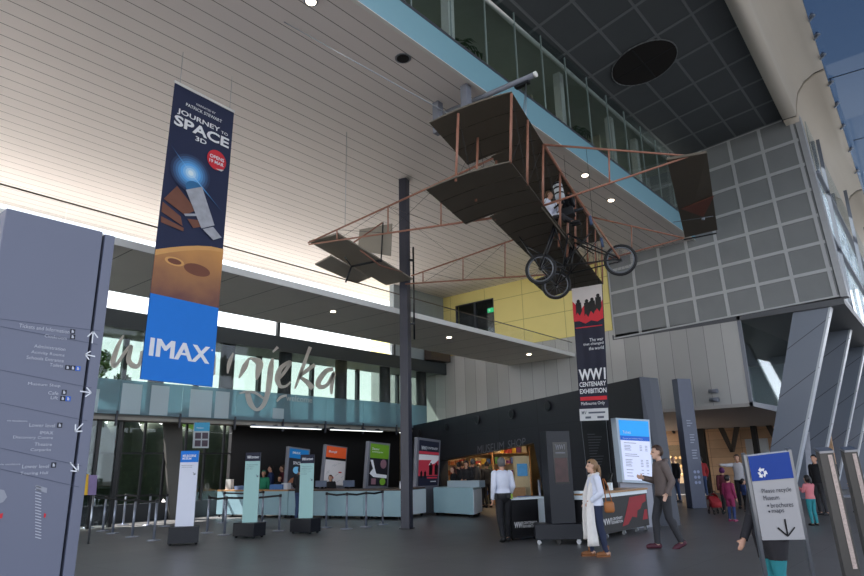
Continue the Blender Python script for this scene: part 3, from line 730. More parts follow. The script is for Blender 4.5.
def sline(mb, pts, w):
    P = [spx(*p) for p in pts]
    for a, b in zip(P[:-1], P[1:]):
        d = _nv(b-a); q = np.cross(d, [0, 1, 0])*w/2; mb.poly([a-q, b-q, b+q, a+q])
def stext(mb, s_, xr_, yb, hpx, wpx):
    """right aligned line of text ending at pixel (xr_, yb) on the sign face"""
    a = spx(xr_-wpx, yb-wpx*.155); b = spx(xr_, yb)
    h = abs(spx(xr_, yb-hpx*.72)[2]-b[2]); vs, fs = text_mesh(s_)
    xs = [v[0] for v in vs]; ys = [v[1] for v in vs]; w = b[0]-a[0]; 
    mb.add([(a[0]+(v[0]-min(xs))/(max(xs)-min(xs))*w, YS-.003, b[2]+(v[1]-min(ys))/(max(ys)-min(ys))*h) for v in vs], fs)
M_sgt = mat('sign_lettering_white', (188, 190, 200), .6, var=0)
mb = MB()
for s_, xr_, yb, hp, wp_ in (('Tickets and Information', 69, 333.8, 5, 50), ('Cloakroom', 66.5, 340, 4.5, 22), ('Administration', 65, 351, 4.5, 31), ('Activity Rooms', 64, 357.5, 5, 33), ('Schools Entrance', 63.5, 362.5, 4.5, 37), ('Toilets', 62.5, 367.5, 4.5, 13),
                       ('Museum Shop', 60, 388, 5, 32), ('Cafe', 58, 395, 4.5, 10), ('Lift', 57.5, 399.5, 4.5, 7), ('via escalators', 27, 422, 2.6, 20), ('Lower level', 54.5, 427.5, 5, 25), ('IMAX', 53, 434.5, 4.5, 13),
                       ('Discovery Centre', 52.5, 440, 5, 39), ('Theatre', 51.5, 446, 4.5, 17), ('Carparks', 50.5, 452, 5, 20), ('via escalators', 20, 465, 2.6, 20), ('Lower level', 48.5, 468, 5, 26), ('Touring Hall', 47.5, 475, 5, 27)):
    mb = MB(); stext(mb, s_, xr_, yb, hp, wp_); mb.build('direction_line', M_sgt, sgn)
def sarrow(mb, x, y, dx, dy):
    n = (-dy, dx); t = (x+dx, y+dy); sline(mb, [(x-dx, y-dy), t], .009)
    for k in (1, -1): sline(mb, [(x+dx*.05+n[0]*.85*k, y+dy*.05+n[1]*.85*k), t], .009)
mb = MB()
for x, y, dx, dy in ((92.5, 337.5, .6, -6), (90, 355.5, -5, -1), (85.5, 392, 5.5, .8), (79, 427.5, -4, 4), (74, 467, 4, 4.5)):
    mb = MB(); sarrow(mb, x, y, dx, dy); mb.build('arrow_mark', M_ink, sgn)
mb = MB()
for y0 in (319, 339.5, 383, 416, 461, 482): sline(mb, [(0, y0-13 if y0 > 330 else y0), (100-(y0-319)*.13, y0+12 if y0 < 330 else y0+5)], .003)
mb.build('panel_joints', mat('sign_joint', (60, 66, 90), .5), sgn)
for x, y, c in ((72.5, 331.5, 0), (72.5, 336.8, 0), (67.5, 367.5, 0), (72.8, 368, 0), (77.8, 368.6, 1), (64, 392.3, 0), (62.6, 398.5, 0), (68, 398.8, 1), (59.6, 425.2, 0), (53.5, 465, 0)):
    a, b = spx(x-2.2, y-2.6), spx(x+2.2, y+2.6); tl_ = MB().poly([a, (b[0], a[1], a[2]), b, (a[0], a[1], b[2])]).build('pictogram_tile', mat('blue_tile', (40, 96, 196), .5) if c else mat('near_black_tile', (24, 26, 40), .5), sgn)
    a, b = spx(x-1, y-1.6, .006), spx(x+.9, y+1.6, .006); MB().poly([a, (a[0]*.5+b[0]*.5, a[1], a[2]), (b[0], a[1], (a[2]+b[2])/2), b, (a[0], a[1], b[2])]).build('pictogram', M_sgt, tl_)
mb = MB(); mb.poly([spx(-2, 489), spx(4, 490), spx(7, 497), spx(3, 502), spx(-2, 504)]); mb.poly([spx(36, 485), spx(47, 488), spx(46.5, 493), spx(36, 490)])
mb.build('floor_map_print', mat('pale_map_print', (150, 152, 162), .6), sgn)
mb = MB()
for y in range(486, 538, 3): sline(mb, [(35, y), (35+6+(y*7) % 7, y+1.6)], .005)
mb.build('map_caption_lines', M_sgt, sgn)
mb = MB(); mb.poly([spx(-1, 514), spx(3, 513), spx(2, 518), spx(-2, 519)]); mb.poly([spx(44, 513), spx(46, 514), spx(45, 518), spx(43.5, 517)]); mb.build('red_map_mark', M_redp, sgn)

# ================================================================== recycling sign and the stands beside it
def fdep(x, y, dep): r = ray(x, y); return CAM + r*dep/float(np.dot(R.T @ r, [0, 0, 1]))
rp0 = np.array([5.2, 1.23, 0]); 
gl_, gr_ = np.array([5.27, 1.52, 0.]), np.array([5.58, 1.14, 0.])     # feet
T_l, T_r = fdep(747.5, 456.3, 4.60), fdep(788.5, 451.5, 4.62)
B_l, B_r = fdep(762.5, 540.3, 4.74), fdep(805.5, 539.5, 4.78)
rs = thing('recycling_sign', 'blue and white recycling sign with a black arrow on two metal legs at right', 'sign', (5.4, 1.3, 0))
rfc = Face(T_l, T_r, B_r, B_l)
mb = MB(); rfc.slab(mb, .02); mb.build('sign_panel', mat('pale_grey_sign_face', (172, 172, 176), .5, var=.02), rs)
mb = MB(); rfc.rect(mb, 0, .71, 1, 1); mb.build('blue_header', mat('royal_blue_print', (30, 66, 150), .5, var=.03), rs)
for side in (0, 1):
    u = -.045 if side == 0 else 1.045
    tp = rfc.p(u, 1.015, -.005); lo = rfc.p(u, 0, -.005); d = lo-tp; foot = tp+d*(tp[2]/-d[2])
    mb = MB(); wv = _nv(T_r-T_l); mb.slab([tp-wv*.012, tp+wv*.012, foot+wv*.012, foot-wv*.012], -rfc.n*.035); mb.build('leg', M_steel, rs)
mb = MB(); rfc.text(mb, 'Please recycle', .18, .55, .88, .615); rfc.text(mb, 'Museum', .19, .48, .56, .535)
rfc.text(mb, 'brochures', .33, .39, .86, .445); rfc.text(mb, 'maps', .33, .315, .62, .365)
rfc.disc(mb, .27, .415, .022, .012, n=12); rfc.disc(mb, .27, .345, .022, .012, n=12); mb.build('sign_lettering', mat('dark_ink', (44, 48, 60), .6), rs)
mb = MB(); rfc.line(mb, [(.6, .25), (.6, .045)], .012); rfc.line(mb, [(.4, .15), (.6, .045), (.8, .15)], .012); mb.build('arrow_mark', M_black, rs)
mb = MB()
for k in range(3):
    a = math.radians(90+120*k); cx, cy = .27+.065*math.cos(a), .8+.034*math.sin(a); b = a+math.radians(90)
    def q(x, y): return (cx+(x*math.cos(b)-y*math.sin(b))*.075, cy+(x*math.sin(b)+y*math.cos(b))*.04)
    rfc.poly(mb, [q(-.9, -.35), q(.35, -.35), q(.35, .35), q(-.6, .35)], o=.006); rfc.poly(mb, [q(.3, -.85), q(1.15, 0), q(.3, .85)], o=.006)
mb.build('recycling_mark', M_ink, rs)
M_stand = mat('grey_stand_metal', (84, 82, 80), .4)
M_brch = mat('pale_brochure_edges', (186, 170, 164), .6, var=.5, scale=60)
for i, (xa, ya, xb, xc, yc, xd) in enumerate(((819, 452, 833, 851, 600, 867), (844, 451, 857, 877, 600, 893))):
    d0 = (4.7, 5.0)[i]
    a, b = fdep(xa, ya, d0), fdep(xb, ya-1, d0); c, d = fdep(xd, yc, d0+.16), fdep(xc, yc, d0+.16)
    f = Face(a, b, c, d)
    # carry the stand down to the floor
    k = a[2]/(a[2]-d[2]); d2 = a+(d-a)*k; c2 = b+(c-b)*(b[2]/(b[2]-c[2])); f = Face(a, b, c2, d2)
    t = thing('brochure_stand', ['slim leaning grey brochure stand just right of the recycling sign', 'slim leaning grey brochure stand at the right edge of the picture'][i], 'brochure stand', (a+(d2-a))*[1, 1, 0], group='leaning brochure stands')
    mb = MB(); f.slab(mb, .05); mb.build('body', M_stand, t)
    mb = MB(); f.rect(mb, .55, .45, .85, .985, o=.004)
    mb.build('brochure_edges', M_brch, t)
    mb = MB(); f.slab(mb, .07, -.02, .995, 1.02, 1.005, o=.01); mb.build('cap', M_steel, t)

# ================================================================== aeroplane
S = ray(738, 464); S[2] = 0; S = _nv(S)
_r = ray(510.6, 161.7); B1 = CAM+_r*11.5/float(np.dot(R.T @ _r, [0, 0, 1]))
A1 = onpl(425.6, 190, B1, S); Bu = onpl(511.7, 92, B1, S)
Cd = _nv(A1-B1); Nu = np.cross(Cd, S); Nu = Nu if Nu[2] > 0 else -Nu
GAP = np.linalg.norm(Bu-B1)
def lw(s, c, n=0.): return B1+S*s+Cd*c+Nu*n
def uw(s, c, n=0.): return Bu+S*s+Cd*c+Nu*n
def ps(x, y, s): return onpl(x, y, B1+S*s, S)
pl = thing('aeroplane', 'brown fabric early biplane hanging from the ceiling with copper struts and bicycle wheels', 'aeroplane', lw(4.55, .6, -1.2))
M_fab = mat('dark_brown_wing_fabric', (94, 87, 76), .75, var=.14, scale=1.5)
M_tailf = mat('olive_tail_fabric', (146, 139, 127), .75, var=.12, scale=1.5)
M_cop = mat('copper_painted_spar', (150, 104, 86), .45, var=.12, scale=8)
M_tyre = mat('tyre_rubber', (26, 27, 30), .6)
M_rim = mat('pale_rim_steel', (120, 124, 132), .35, metal=.6)
def wing(fn, label):
    SP = 9.1; mb = MB()
    def strip(s0, s1, cmax):
        n = 6; rings = []
        for s in (s0, s1):
            up = [fn(s, cmax*i/n, .015+.07*math.sin(math.pi*min(1, (i/n)*1.0))**.8) for i in range(n+1)]
            lo = [fn(s, cmax*i/n, -.0+.05*math.sin(math.pi*(i/n))) for i in range(n, -1, -1)]
            rings.append(up+lo)
        mb.loft(rings)
    strip(0, 2.03, 1.7); strip(2.03, 7.07, 1.14); strip(7.07, SP, 1.7)
    w_ = mb.build('wing', M_fab, pl)
    for p in w_.data.polygons: p.use_smooth = False
    rb = MB()
    for k in range(1, 14):
        s = k*.65; cm = 1.7 if s < 2.03 or s > 7.07 else 1.14
        rb.path([fn(s, cm*i/6, -.004+.05*math.sin(math.pi*i/6)) for i in range(7)], .009, n=5)
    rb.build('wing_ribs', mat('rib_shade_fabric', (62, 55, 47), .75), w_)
    return w_
wing(lw, ''); wing(uw, '')
mb = MB().tube(uw(2.25, 0, .0), uw(6.85, 0, .0), .034)
mb.build('upper_spar', M_cop, pl)
MB().tube(lw(2.25, .05, -.03), lw(6.85, .05, -.03), .02).build('lower_spar', M_fab, pl)
for s in (.05, 1.1, 2.25, 3.75, 5.35, 6.85, 8.0, 9.05):
    for c in (.02, 1.1):
        if c > 1 and s in (3.75, 5.35): continue
        MB().tube(lw(s, c), uw(s, c), .026, n=8).build('strut', M_cop, pl)
for a, b in ((.05, 1.1), (1.1, 2.25), (2.25, 3.75), (5.35, 6.85), (6.85, 8.), (8., 9.05)):
    for c in (.02, 1.1): MB().tube(lw(a, c), uw(b, c), .005, n=4).tube(uw(a, c), lw(b, c), .005, n=4).build('bracing_wire', M_blackm, pl)
# forward booms and elevator
tip1, tip2 = ps(690, 156, 2.25), ps(684, 238, 6.85)
for s, tp in ((2.25, tip1), (6.85, tip2)):
    MB().tube(uw(s, 0), tp, .026, .02).build('boom', M_cop, pl)
    MB().tube(lw(s, 0), tp, .026, .02).build('boom', M_cop, pl)
    k = .47; MB().tube(uw(s, 0)*(1-k)+tp*k, lw(s, 0)*(1-k)+tp*k, .018).build('boom_strut', M_cop, pl)
e = [ps(667, 160, 2.2), ps(707, 153, 2.2), ps(717.5, 230, 6.9), ps(685, 237.5, 6.9)]
el = MB().slab(e, Nu*.05).build('front_elevator', M_fab, pl)
ef = Face(*e)
mb = MB(); en = _nv(np.cross(e[1]-e[0], e[3]-e[0])); en = en if np.dot(en, CAM-e[0]) > 0 else -en
tri = [onpl(681, 209, e[0]+en*.012, en), onpl(714, 196, e[0]+en*.012, en), onpl(703.5, 217, e[0]+en*.012, en)]
mb.slab(tri, -en*.01); mb.build('copper_patch', mat('copper_brown_panel', (126, 74, 58), .5), el)
mb = MB().tube(onpl(673, 221, e[0], en)+en*.03, onpl(713, 215, e[0], en)+en*.03, .008, n=5).ball(onpl(703, 217, e[0], en)+en*.05, .04); mb.build('elevator_horn', M_rim, el)
mb = MB().tube(ps(683, 238, 6.9)-Nu*.05, ps(716, 231.5, 6.9)-Nu*.05, .02); mb.build('elevator_spar', M_black, el)
# tail booms
T1, T1b = ps(308, 243, 2.25), ps(309, 244.5, 2.25)
T2, T2b = ps(411, 276, 5.2), ps(405, 284, 5.2)
boom_t = [(uw(2.1, 1.12), T1), (lw(2.1, 1.12), T1b), (uw(6.85, 1.12), T2), (lw(6.85, 1.12), T2b)]
for a, b in boom_t: MB().tube(a, b, .027, .02).build('boom', M_cop, pl)
def online(a, b, x):   # point of a boom seen at image column x
    lo, hi = 0., 1.
    def col(k): q = R.T @ (a+(b-a)*k-CAM); return 432+F_PX*q[0]/q[2]
    for _ in range(30):
        k = (lo+hi)/2
        if (col(k) > x) == (col(0) > col(1)): lo = k
        else: hi = k
    return a+(b-a)*lo
for i, xs in ((0, (441, 388, 337)), (2, (505, 463, 423))):
    for x in xs: MB().tube(online(*boom_t[i], x), online(*boom_t[i+1], x), .017).build('boom_strut', M_cop, pl)
for i, xs in ((0, (441, 388, 337)), (2, (505, 463, 423))):
    for x, y in zip(xs[:-1], xs[1:]):
        MB().tube(online(*boom_t[i], x), online(*boom_t[i+1], y), .005, n=4).tube(online(*boom_t[i+1], x), online(*boom_t[i], y), .005, n=4).build('bracing_wire', M_blackm, pl)
for x in (441, 388): MB().tube(online(*boom_t[0], x), online(*boom_t[2], x+70), .005, n=4).build('bracing_wire', M_blackm, pl)
t4 = [ps(309, 242, 2.25), ps(338, 234, 2.25), ps(413, 279.5, 5.2), ps(386, 285.5, 5.2)]
MB().slab(t4, Nu*.04).build('upper_tailplane', M_tailf, pl)
# lower tailplane hangs below, shorter
t5 = [ps(315, 265, 2.7), ps(331, 256.5, 2.7), ps(371, 277.5, 4.6), ps(356.5, 283.5, 4.6)]
MB().slab(t5, Nu*.04).build('lower_tailplane', M_tailf, pl)
t6 = [ps(359.5, 229.5, 3.75), ps(392, 223.5, 3.75), ps(390.5, 256, 3.75), ps(358, 250, 3.75)]
MB().slab(t6, S*.03).build('rudder', M_tailf, pl)
mb = MB().tube(ps(351.5, 266.5, 3.4), ps(382, 260, 3.7), .03).tube(ps(351.5, 266.5, 3.4), ps(345.5, 282.5, 3.4), .025).tube(ps(345, 257, 3.1), ps(351.5, 266.5, 3.4), .02).tube(ps(381, 262, 3.7), ps(383, 222.5, 3.7), .018)
mb.build('tail_post', M_blackm, pl)
MB().tube(ps(382, 223, 3.65), ps(351.5, 244, 2.8), .02).tube(ps(360, 250, 3.1), ps(380, 265.5, 3.6), .02).tube(ps(380, 265.5, 3.6), ps(402, 272, 4.7), .015).build('tail_brace', M_cop, pl)
# undercarriage
def wheel(px, py, s, rpx):
    c = ps(px, py, s); r = np.linalg.norm(ps(px, py-rpx, s)-c)
    w_ = MB().torus(c, S, r-.035, .035).build('wheel', M_tyre, pl)
    MB().torus(c, S, r-.08, .018, k=6).build('rim', M_rim, w_)
    mb = MB(); u = _nv(np.cross(S, [0, 0, 1])); v = np.cross(S, u)
    for k in range(16):
        a = 2*math.pi*k/16; mb.tube(c, c+(u*math.cos(a)+v*math.sin(a))*(r-.08), .004, n=4)
    mb.build('spokes', M_rim, w_)
    MB().tube(c-S*.07, c+S*.07, .035).build('hub', M_blackm, w_)
    return c
w1 = wheel(540.7, 269, 3.55, 15.5); w2 = wheel(556.3, 285, 5.3, 14.3); w3 = wheel(620.5, 260, 4.55, 15.8)
mb = MB()
for c, s in ((w1, 3.55), (w2, 5.3)):
    mb.tube(c+S*.08, lw(s, .1)+S*.08, .022).tube(c-S*.08, lw(s, .1)-S*.08, .022).tube(c, lw(s, .95), .018)
mb.tube(w1, w2, .02); mb.build('axle_legs', M_blackm, pl)
k1 = ps(576, 262, 4.3); k2 = ps(573, 214, 4.3)
mb = MB()
for ds in (-.35, .35):
    a = lw(4.55+ds, -.05); nose = w3+S*(.1 if ds > 0 else -.1)
    mb.tube(a, nose, .02).tube(lw(4.55+ds, .2, -.75), nose, .018).tube(lw(4.55+ds, .2, -.75), a, .018).tube(lw(4.55+ds, .2, -.75), lw(4.55+ds, 1., 0), .018)
    mb.tube(lw(4.55+ds, .2, -.75), lw(4.55+ds, -.6, -.1), .015).tube(a, lw(4.55+ds, -.45, -.42), .015)
mb.build('nose_frame', M_blackm, pl)
mb = MB().tube(uw(4.2, 0), w3-S*.12, .022).tube(uw(4.9, 0), w3+S*.12, .022); mb.build('nose_spar', M_cop, pl)
mb = MB().tube(lw(4.2, .2, -.75), w1, .018).tube(lw(4.9, .2, -.75), w2, .018).tube(lw(3.55, .1, -.05), lw(4.9, .2, -.75), .014).tube(lw(5.3, .1, -.05), lw(4.2, .2, -.75), .014); mb.build('cross_brace', M_blackm, pl)
for (x0_, y0_, x1_, y1_, s) in ((593, 224, 594.5, 233, 4.3), (604, 246, 606, 255, 4.5)):
    MB().tube(ps(x0_-3, y0_-8, s), ps(x1_-3, y1_-8, s), .035).build('shock_sleeve', mat('slate_blue_rubber', (72, 88, 120), .5), pl)
# engine and tank
tk = ps(558.7, 191, 4.1); tkd = Nu
tank = MB().lathe(tk-Nu*.2, [(.03, -.06), (.05, 0), (.115, .01), (.115, .38), (.09, .41), (.02, .45)], n=18, axis=Nu).build('fuel_tank', mat('white_tank_enamel', (196, 204, 210), .3), pl)
mb = MB()
for z in (-.08, .06, .17): mb.lathe(tk+Nu*(z-.02), [(.12, 0), (.12, .04)], n=18, axis=Nu)
mb.build('tank_band', M_blackm, tank)
ec = ps(567, 213, 4.55)
eng = MB().box(ec, (.36, .24, .2), Cd, S, Nu)
for k in range(4):
    for sgn_ in (1, -1): eng.lathe(ec+Cd*(-.18+.12*k)+Nu*.1, [(.05, .05), (.05, .28), (.06, .3), (.06, .34)], n=10, axis=_nv(Nu+S*.6*sgn_))
eng.tube(ec-Cd*.4, ec+Cd*.5, .04); eng.build('engine', mat('engine_iron', (48, 50, 54), .4, metal=.5), pl)
mb = MB().path([ec+Nu*.3, ec+Nu*.42+Cd*.15, ec+Cd*.4+Nu*.3], .025); mb.build('exhaust_pipe', M_steel, pl)
MB().tube(lw(4.1, .2, -.3), uw(4.1, .1), .03).tube(lw(4.95, .2, -.3), uw(4.95, .1), .03).build('engine_post', M_cop, pl)
MB().box(lw(4.1, .36, .36), (.4, .42, .05), Cd, S, Nu).box(lw(4.1, .55, .55), (.05, .42, .4), Cd, S, Nu).build('pilot_seat', M_cop, pl)
MB().tube(lw(3.95, .3, 0), lw(3.95, .3, .34), .02).tube(lw(4.25, .3, 0), lw(4.25, .3, .34), .02).build('seat_leg', M_cop, pl)
# suspension gear
sb = thing('suspension_beam', 'grey tube and two hanger boxes under the ceiling that carry the aeroplane', 'beam', onz(490, 100, 9.6))
tipb = np.array([10.62, 5.98, 9.55]); tipe = np.array([10.5, 8.6, 9.55])
MB().tube(tipb, tipe, .06, n=14).build('tube', M_greyst, sb)
MB().lathe(tipb, [(.065, -.01), (.065, .03)], n=14, axis=(0, 1, 0)).build('end_cap', M_white, sb)
for (x, y) in ((437.5, 103), (465.5, 86)):
    p = onz(x, y, 9.7); MB().span((p[0]-.09, p[1]-.09, 8.9), (p[0]+.09, p[1]+.09, 9.699)).build('hanger_box', M_greyst, sb, bevel=.01)
h1 = tipb+[0, .25, -.08]
mb = MB().tube(h1, uw(1.1, .05, .05), .01, n=5).tube(h1, uw(1.6, .3, .05), .01, n=5); mb.build('lifting_wire', M_steel, sb)
MB().box(h1+[0, .1, -.03], (.1, .35, .06)).build('clamp', M_blackm, sb)
mb = MB().tube(onz(284, 22, 9.7), uw(.3, 1.2, .05), .012, n=5); tag(mb.build('suspension_cable', M_steel), 'long thin pale cable slanting from the slatted ceiling to the upper wing', 'cable')
p = online(*boom_t[0], 345); mb = MB().tube(p, [p[0], p[1], 9.7], .007, n=5); tag(mb.build('suspension_cable', M_steel), 'thin vertical wire holding up the tail boom over the tailplane', 'cable')
# ================================================================== ticket counters and lightboxes
M_teal = mat('pale_teal_laminate', (148, 180, 190), .4, var=.03)
M_whl = mat('white_laminate', (230, 240, 244), .4, var=.02)
M_ctop = mat('dark_timber_top', (72, 56, 46), .35, var=.2, scale=10)
def castor(mb, p, r=.045):
    p = np.asarray(p, float); mb.tube(p+[-.018, 0, r], p+[.018, 0, r], r, n=10); mb.box(p+[0, 0, r*1.9], (.05, .06, .02)); return mb
def counter(poly, z0, z1, label, front=M_teal, topm=M_ctop, group=None, cas=True, endm=None):
    """floor plan polygon (front edge first) raised into a castor mounted counter block"""
    P = [np.array([p[0], p[1], 0.]) for p in poly]; c = sum(P)/len(P)
    t = thing('ticket_counter', label, 'counter', c, group=group)
    body = MB().slab([p+[0, 0, z0] for p in P], (0, 0, z1-z0-.05)).build('body', front, t, bevel=.005)
    mb = MB().slab([c+(p-c)*1.0+[0, 0, z1-.049] for p in P], (0, 0, .049)); mb.build('counter_top', topm, t, bevel=.004)
    if endm is not None:
        a, b = P[endm[0]], P[endm[1]]; n = np.cross(b-a, UP); n = _nv(n); n = n if np.dot(n, (a+b)/2-c) > 0 else -n
        MB().slab([a+n*.004+[0, 0, z0+.01], b+n*.004+[0, 0, z0+.01], b+n*.004+[0, 0, z1-.06], a+n*.004+[0, 0, z1-.06]], n*.012).build('lit_end_panel', M_whl, t)  # white end face: the entrance light is put into its colour
    if cas:
        for p in P:
            q = c+(p-c)*.86; MB_ = MB(); castor(MB_, q); MB_.tube(q+[0, 0, .09], q+[0, 0, z0], .02); MB_.build('castor', M_blackm, t)
    return t
ca, cb = np.array([12.75, 20.75]), np.array([14.71, 13.89]); cd = _nv(cb-ca); cn = np.array([-cd[1], cd[0]])
cn = cn if cn[0] > 0 else -cn
Lc = np.linalg.norm(cb-ca)
cuts = [0, .2, .42, .63, .82, 1.]
names = ['timber topped ticket counter at the far left end of the row', 'timber topped ticket counter second from the left', 'pale blue ticket counter in front of the orange poster', 'pale blue ticket counter in front of the green poster', 'pale blue ticket counter with an end coloured white as if lit beside the steel column']
for k in range(5):
    a = ca+cd*(Lc*cuts[k]+.01); b = ca+cd*(Lc*cuts[k+1]-.01); dep = .75 if k < 4 else 1.75
    counter([a, b, b+cn*dep, a+cn*dep], .09, .88, names[k], group='ticket counters in the long row', endm=(1, 2) if k == 4 else None, topm=M_timber if k < 2 else M_ctop)
u0 = [(16.56, 14.18), (16.27, 12.35), (17.5, 12.95), (17.8, 14.75)]
counter(u0, .09, .86, 'pale blue corner counter with an end coloured white as if lit nearest the shop opening', endm=(1, 2), topm=M_teal)
hp = np.array([16.9, 13.1, .862])
MB().box(hp+[0, 0, .1], (.35, 1.2, .2), (1, .1, 0), (-.1, 1, 0)).build('desk_screen', mat('pale_desk_screen', (150, 166, 176), .4)); tag(D.objects['desk_screen'], 'low pale blue screen box on top of the corner counter', 'desk screen')
# things on the counters
def on_counter(d, off): q = ca+cd*(Lc*d)+cn*off; return np.array([q[0], q[1], .882])
for d, off, sz, c_, l_ in ((.03, .35, (.22, .16, .34), (190, 192, 190), 'pale upright leaflet holder at the left end of the timber counter'), (.12, .3, (.5, .3, .12), (88, 112, 150), 'blue box of flyers on the timber counter left of the second totem'), (.16, .4, (.4, .3, .16), (206, 208, 212), 'white stack of paper on the timber counter left of the second totem'), (.33, .3, (.5, .3, .16), (72, 112, 168), 'bright blue flyer box on the counter between the second and third totem'), (.37, .35, (.24, .2, .2), (196, 200, 206), 'white paper stack on the counter beside the blue flyer box'), (.985, .3, (.14, .1, .22), (222, 222, 226), 'white card holder on the counter end beside the steel column')):
    o = MB().box(on_counter(d, off)+[0, 0, sz[2]/2], sz, (cd[0], cd[1], 0), (cn[0], cn[1], 0)).build('flyer_box', mat('flyer_box_%d' % c_[2], c_, .6)); tag(o, l_, 'flyer box')
for d, l_ in ((.55, 'slim dark monitor on the counter left of the orange poster foot'), (.7, 'slim dark monitor on the counter between the orange and green posters')):
    p = on_counter(d, .5); t = thing('monitor', l_, 'monitor', p)
    MB().box(p+[0, 0, .16], (.03, .42, .2), (1, .3, 0), (-.3, 1, 0)).build('screen', mat('blue_grey_monitor', (86, 100, 124), .3), t); MB().box(p+[.04, 0, .04], (.06, .08, .08)).box(p+[.04, 0, .006], (.18, .22, .012)).build('monitor_stand', M_black, t)
M_lbf = mat('lightbox_frame_aluminium', (138, 140, 150), .4, metal=.3)
def lit(name, rgb, e=.12): return mat(name, rgb, .5, var=.04, emit=e)
def lightbox(px, Y, label):
    f = facepx(px, lambda x, y: ony(x, y, Y)); t = thing('poster_lightbox', label, 'poster lightbox', f.p(.5, 0, -.06)*[1, 1, 0])
    mb = MB(); f.slab(mb, .14); mb.build('frame', M_lbf, t, bevel=.01)
    mb = MB(); lo = (f.p(0, 0, -.02), f.p(1, 0, -.02)); mb.slab([lo[0], lo[1], lo[1]*[1, 1, 0], lo[0]*[1, 1, 0]], -f.n*.1); mb.build('plinth', M_lbf, t)
    return f, t
# blue headed poster
f, t = lightbox([(288.7, 446.3), (310.3, 449.3), (307.8, 487.5), (285.6, 486.5)], 18.3, 'leaning poster lightbox with blue header and dark space picture, leftmost of the four')
mb = MB(); f.rect(mb, .06, .05, .94, .72); mb.build('poster_picture', lit('space_poster', (40, 42, 50)), t)
mb = MB(); f.rect(mb, .06, .72, .94, .96); mb.build('poster_header', lit('poster_blue', (20, 120, 190)), t)
mb = MB(); f.text(mb, 'IMAX', .2, .83, .56, .89, bold=.03); f.text(mb, 'SPACE', .25, .56, .6, .64, o=.008, bold=.03); mb.build('poster_lettering', M_ink, t)
mb = MB(); f.disc(mb, .42, .42, .16, .09, o=.008); mb.build('globe_print', lit('poster_glow', (120, 190, 230)), t)
mb = MB(); f.poly(mb, [(.08, .1), (.3, .1), (.9, .32), (.85, .38), (.5, .3), (.2, .2)], o=.008); f.poly(mb, [(.55, .3), (.7, .42), (.6, .46), (.45, .34)], o=.008); mb.build('station_print', lit('poster_brown', (140, 94, 70)), t)
# orange map poster
f, t = lightbox([(326, 444.3), (347.6, 447.3), (344.8, 487.3), (321.8, 486.3)], 17.9, 'leaning poster lightbox with orange header and pale map')
mb = MB(); f.rect(mb, .05, .04, .95, .64); mb.build('poster_map', lit('map_poster', (204, 202, 206)), t)
mb = MB(); f.rect(mb, .05, .7, .95, .97); mb.build('poster_header', lit('poster_orange', (224, 92, 46)), t)
mb = MB(); f.rect(mb, .05, .64, .95, .7); mb.build('poster_band', M_black, t)
mb = MB(); f.text(mb, 'Bunjil', .16, .8, .52, .87, bold=.03); mb.build('poster_lettering', M_ink, t)
mb = MB()
for k in range(14):
    a = random.random(); b = random.random(); f.line(mb, [(.1+a*.8, .08+b*.5), (.1+min(1, a+.15)*.8, .08+min(1, b+.1)*.5)], .012, o=.007)
mb.build('map_lines', lit('map_line', (150, 160, 170)), t)
mb = MB(); f.rect(mb, .66, .34, .8, .37, o=.008); f.rect(mb, .4, .2, .46, .24, o=.008); mb.build('map_mark', M_redp, t)
# green poster
f, t = lightbox([(368.8, 441), (390.4, 443.8), (388, 490.3), (365.3, 490.3)], 16.3, 'leaning poster lightbox with green header just left of the steel column')
mb = MB(); f.rect(mb, .1, .09, .93, .66); mb.build('poster_picture', lit('dark_poster', (30, 30, 40)), t)
mb = MB(); f.rect(mb, .1, .66, .95, .96); mb.build('poster_header', lit('poster_green', (104, 152, 42)), t)
mb = MB(); f.text(mb, 'Discover', .18, .83, .5, .88, bold=.02); f.text(mb, 'something new', .18, .77, .68, .81, bold=.01); mb.build('poster_lettering', M_ink, t)
mb = MB(); f.poly(mb, [(.12, .62), (.24, .62), (.34, .45), (.42, .34), (.9, .32), (.9, .25), (.3, .27), (.12, .34), (.26, .44)], o=.008); mb.build('bone_print', lit('bone_print', (214, 218, 226)), t)
mb = MB(); mb.cut(); f.disc(mb, .72, .55, .14, .1, o=.008, n=12); mb.cut(); f.rect(mb, .22, .12, .42, .24, o=.008); mb.build('face_print', lit('mauve_print', (128, 96, 108)), t)
mb = MB(); f.disc(mb, .72, .18, .13, .075, o=.008); mb.build('green_badge', lit('badge_green', (110, 156, 50)), t)
# red poster
f, t = lightbox([(417.4, 437), (440.8, 440.3), (438.8, 488), (415.8, 489.5)], 14.9, 'leaning poster lightbox with red soldiers picture just right of the steel column')
mb = MB(); f.rect(mb, .08, .06, .93, .95); mb.build('poster_back', lit('navy_poster', (34, 38, 56)), t)
mb = MB(); f.rect(mb, .08, .68, .93, .735, o=.007); f.rect(mb, .08, .25, .93, .6, o=.007); f.rect(mb, .45, .2, .9, .23, o=.007); mb.build('poster_red', lit('poster_red', (184, 58, 76)), t)
mb = MB(); f.poly(mb, [(.08, .67), (.93, .67), (.93, .58), (.75, .5), (.5, .46), (.62, .57), (.08, .56)], o=.009); mb.build('poster_sky', lit('poster_pale', (214, 214, 222)), t)
mb = MB()
for u, v, k in ((.6, .42, 1.), (.84, .42, 1.), (.2, .3, .6), (.36, .3, .6)):
    f.disc(mb, u, v+.07*k, .04*k, .025*k, o=.012, n=8); f.poly(mb, [(u-.08*k, v+.05*k), (u+.08*k, v+.05*k), (u+.07*k, v-.15*k), (u-.07*k, v-.15*k)], o=.012)
mb.build('soldier_print', M_black, t)
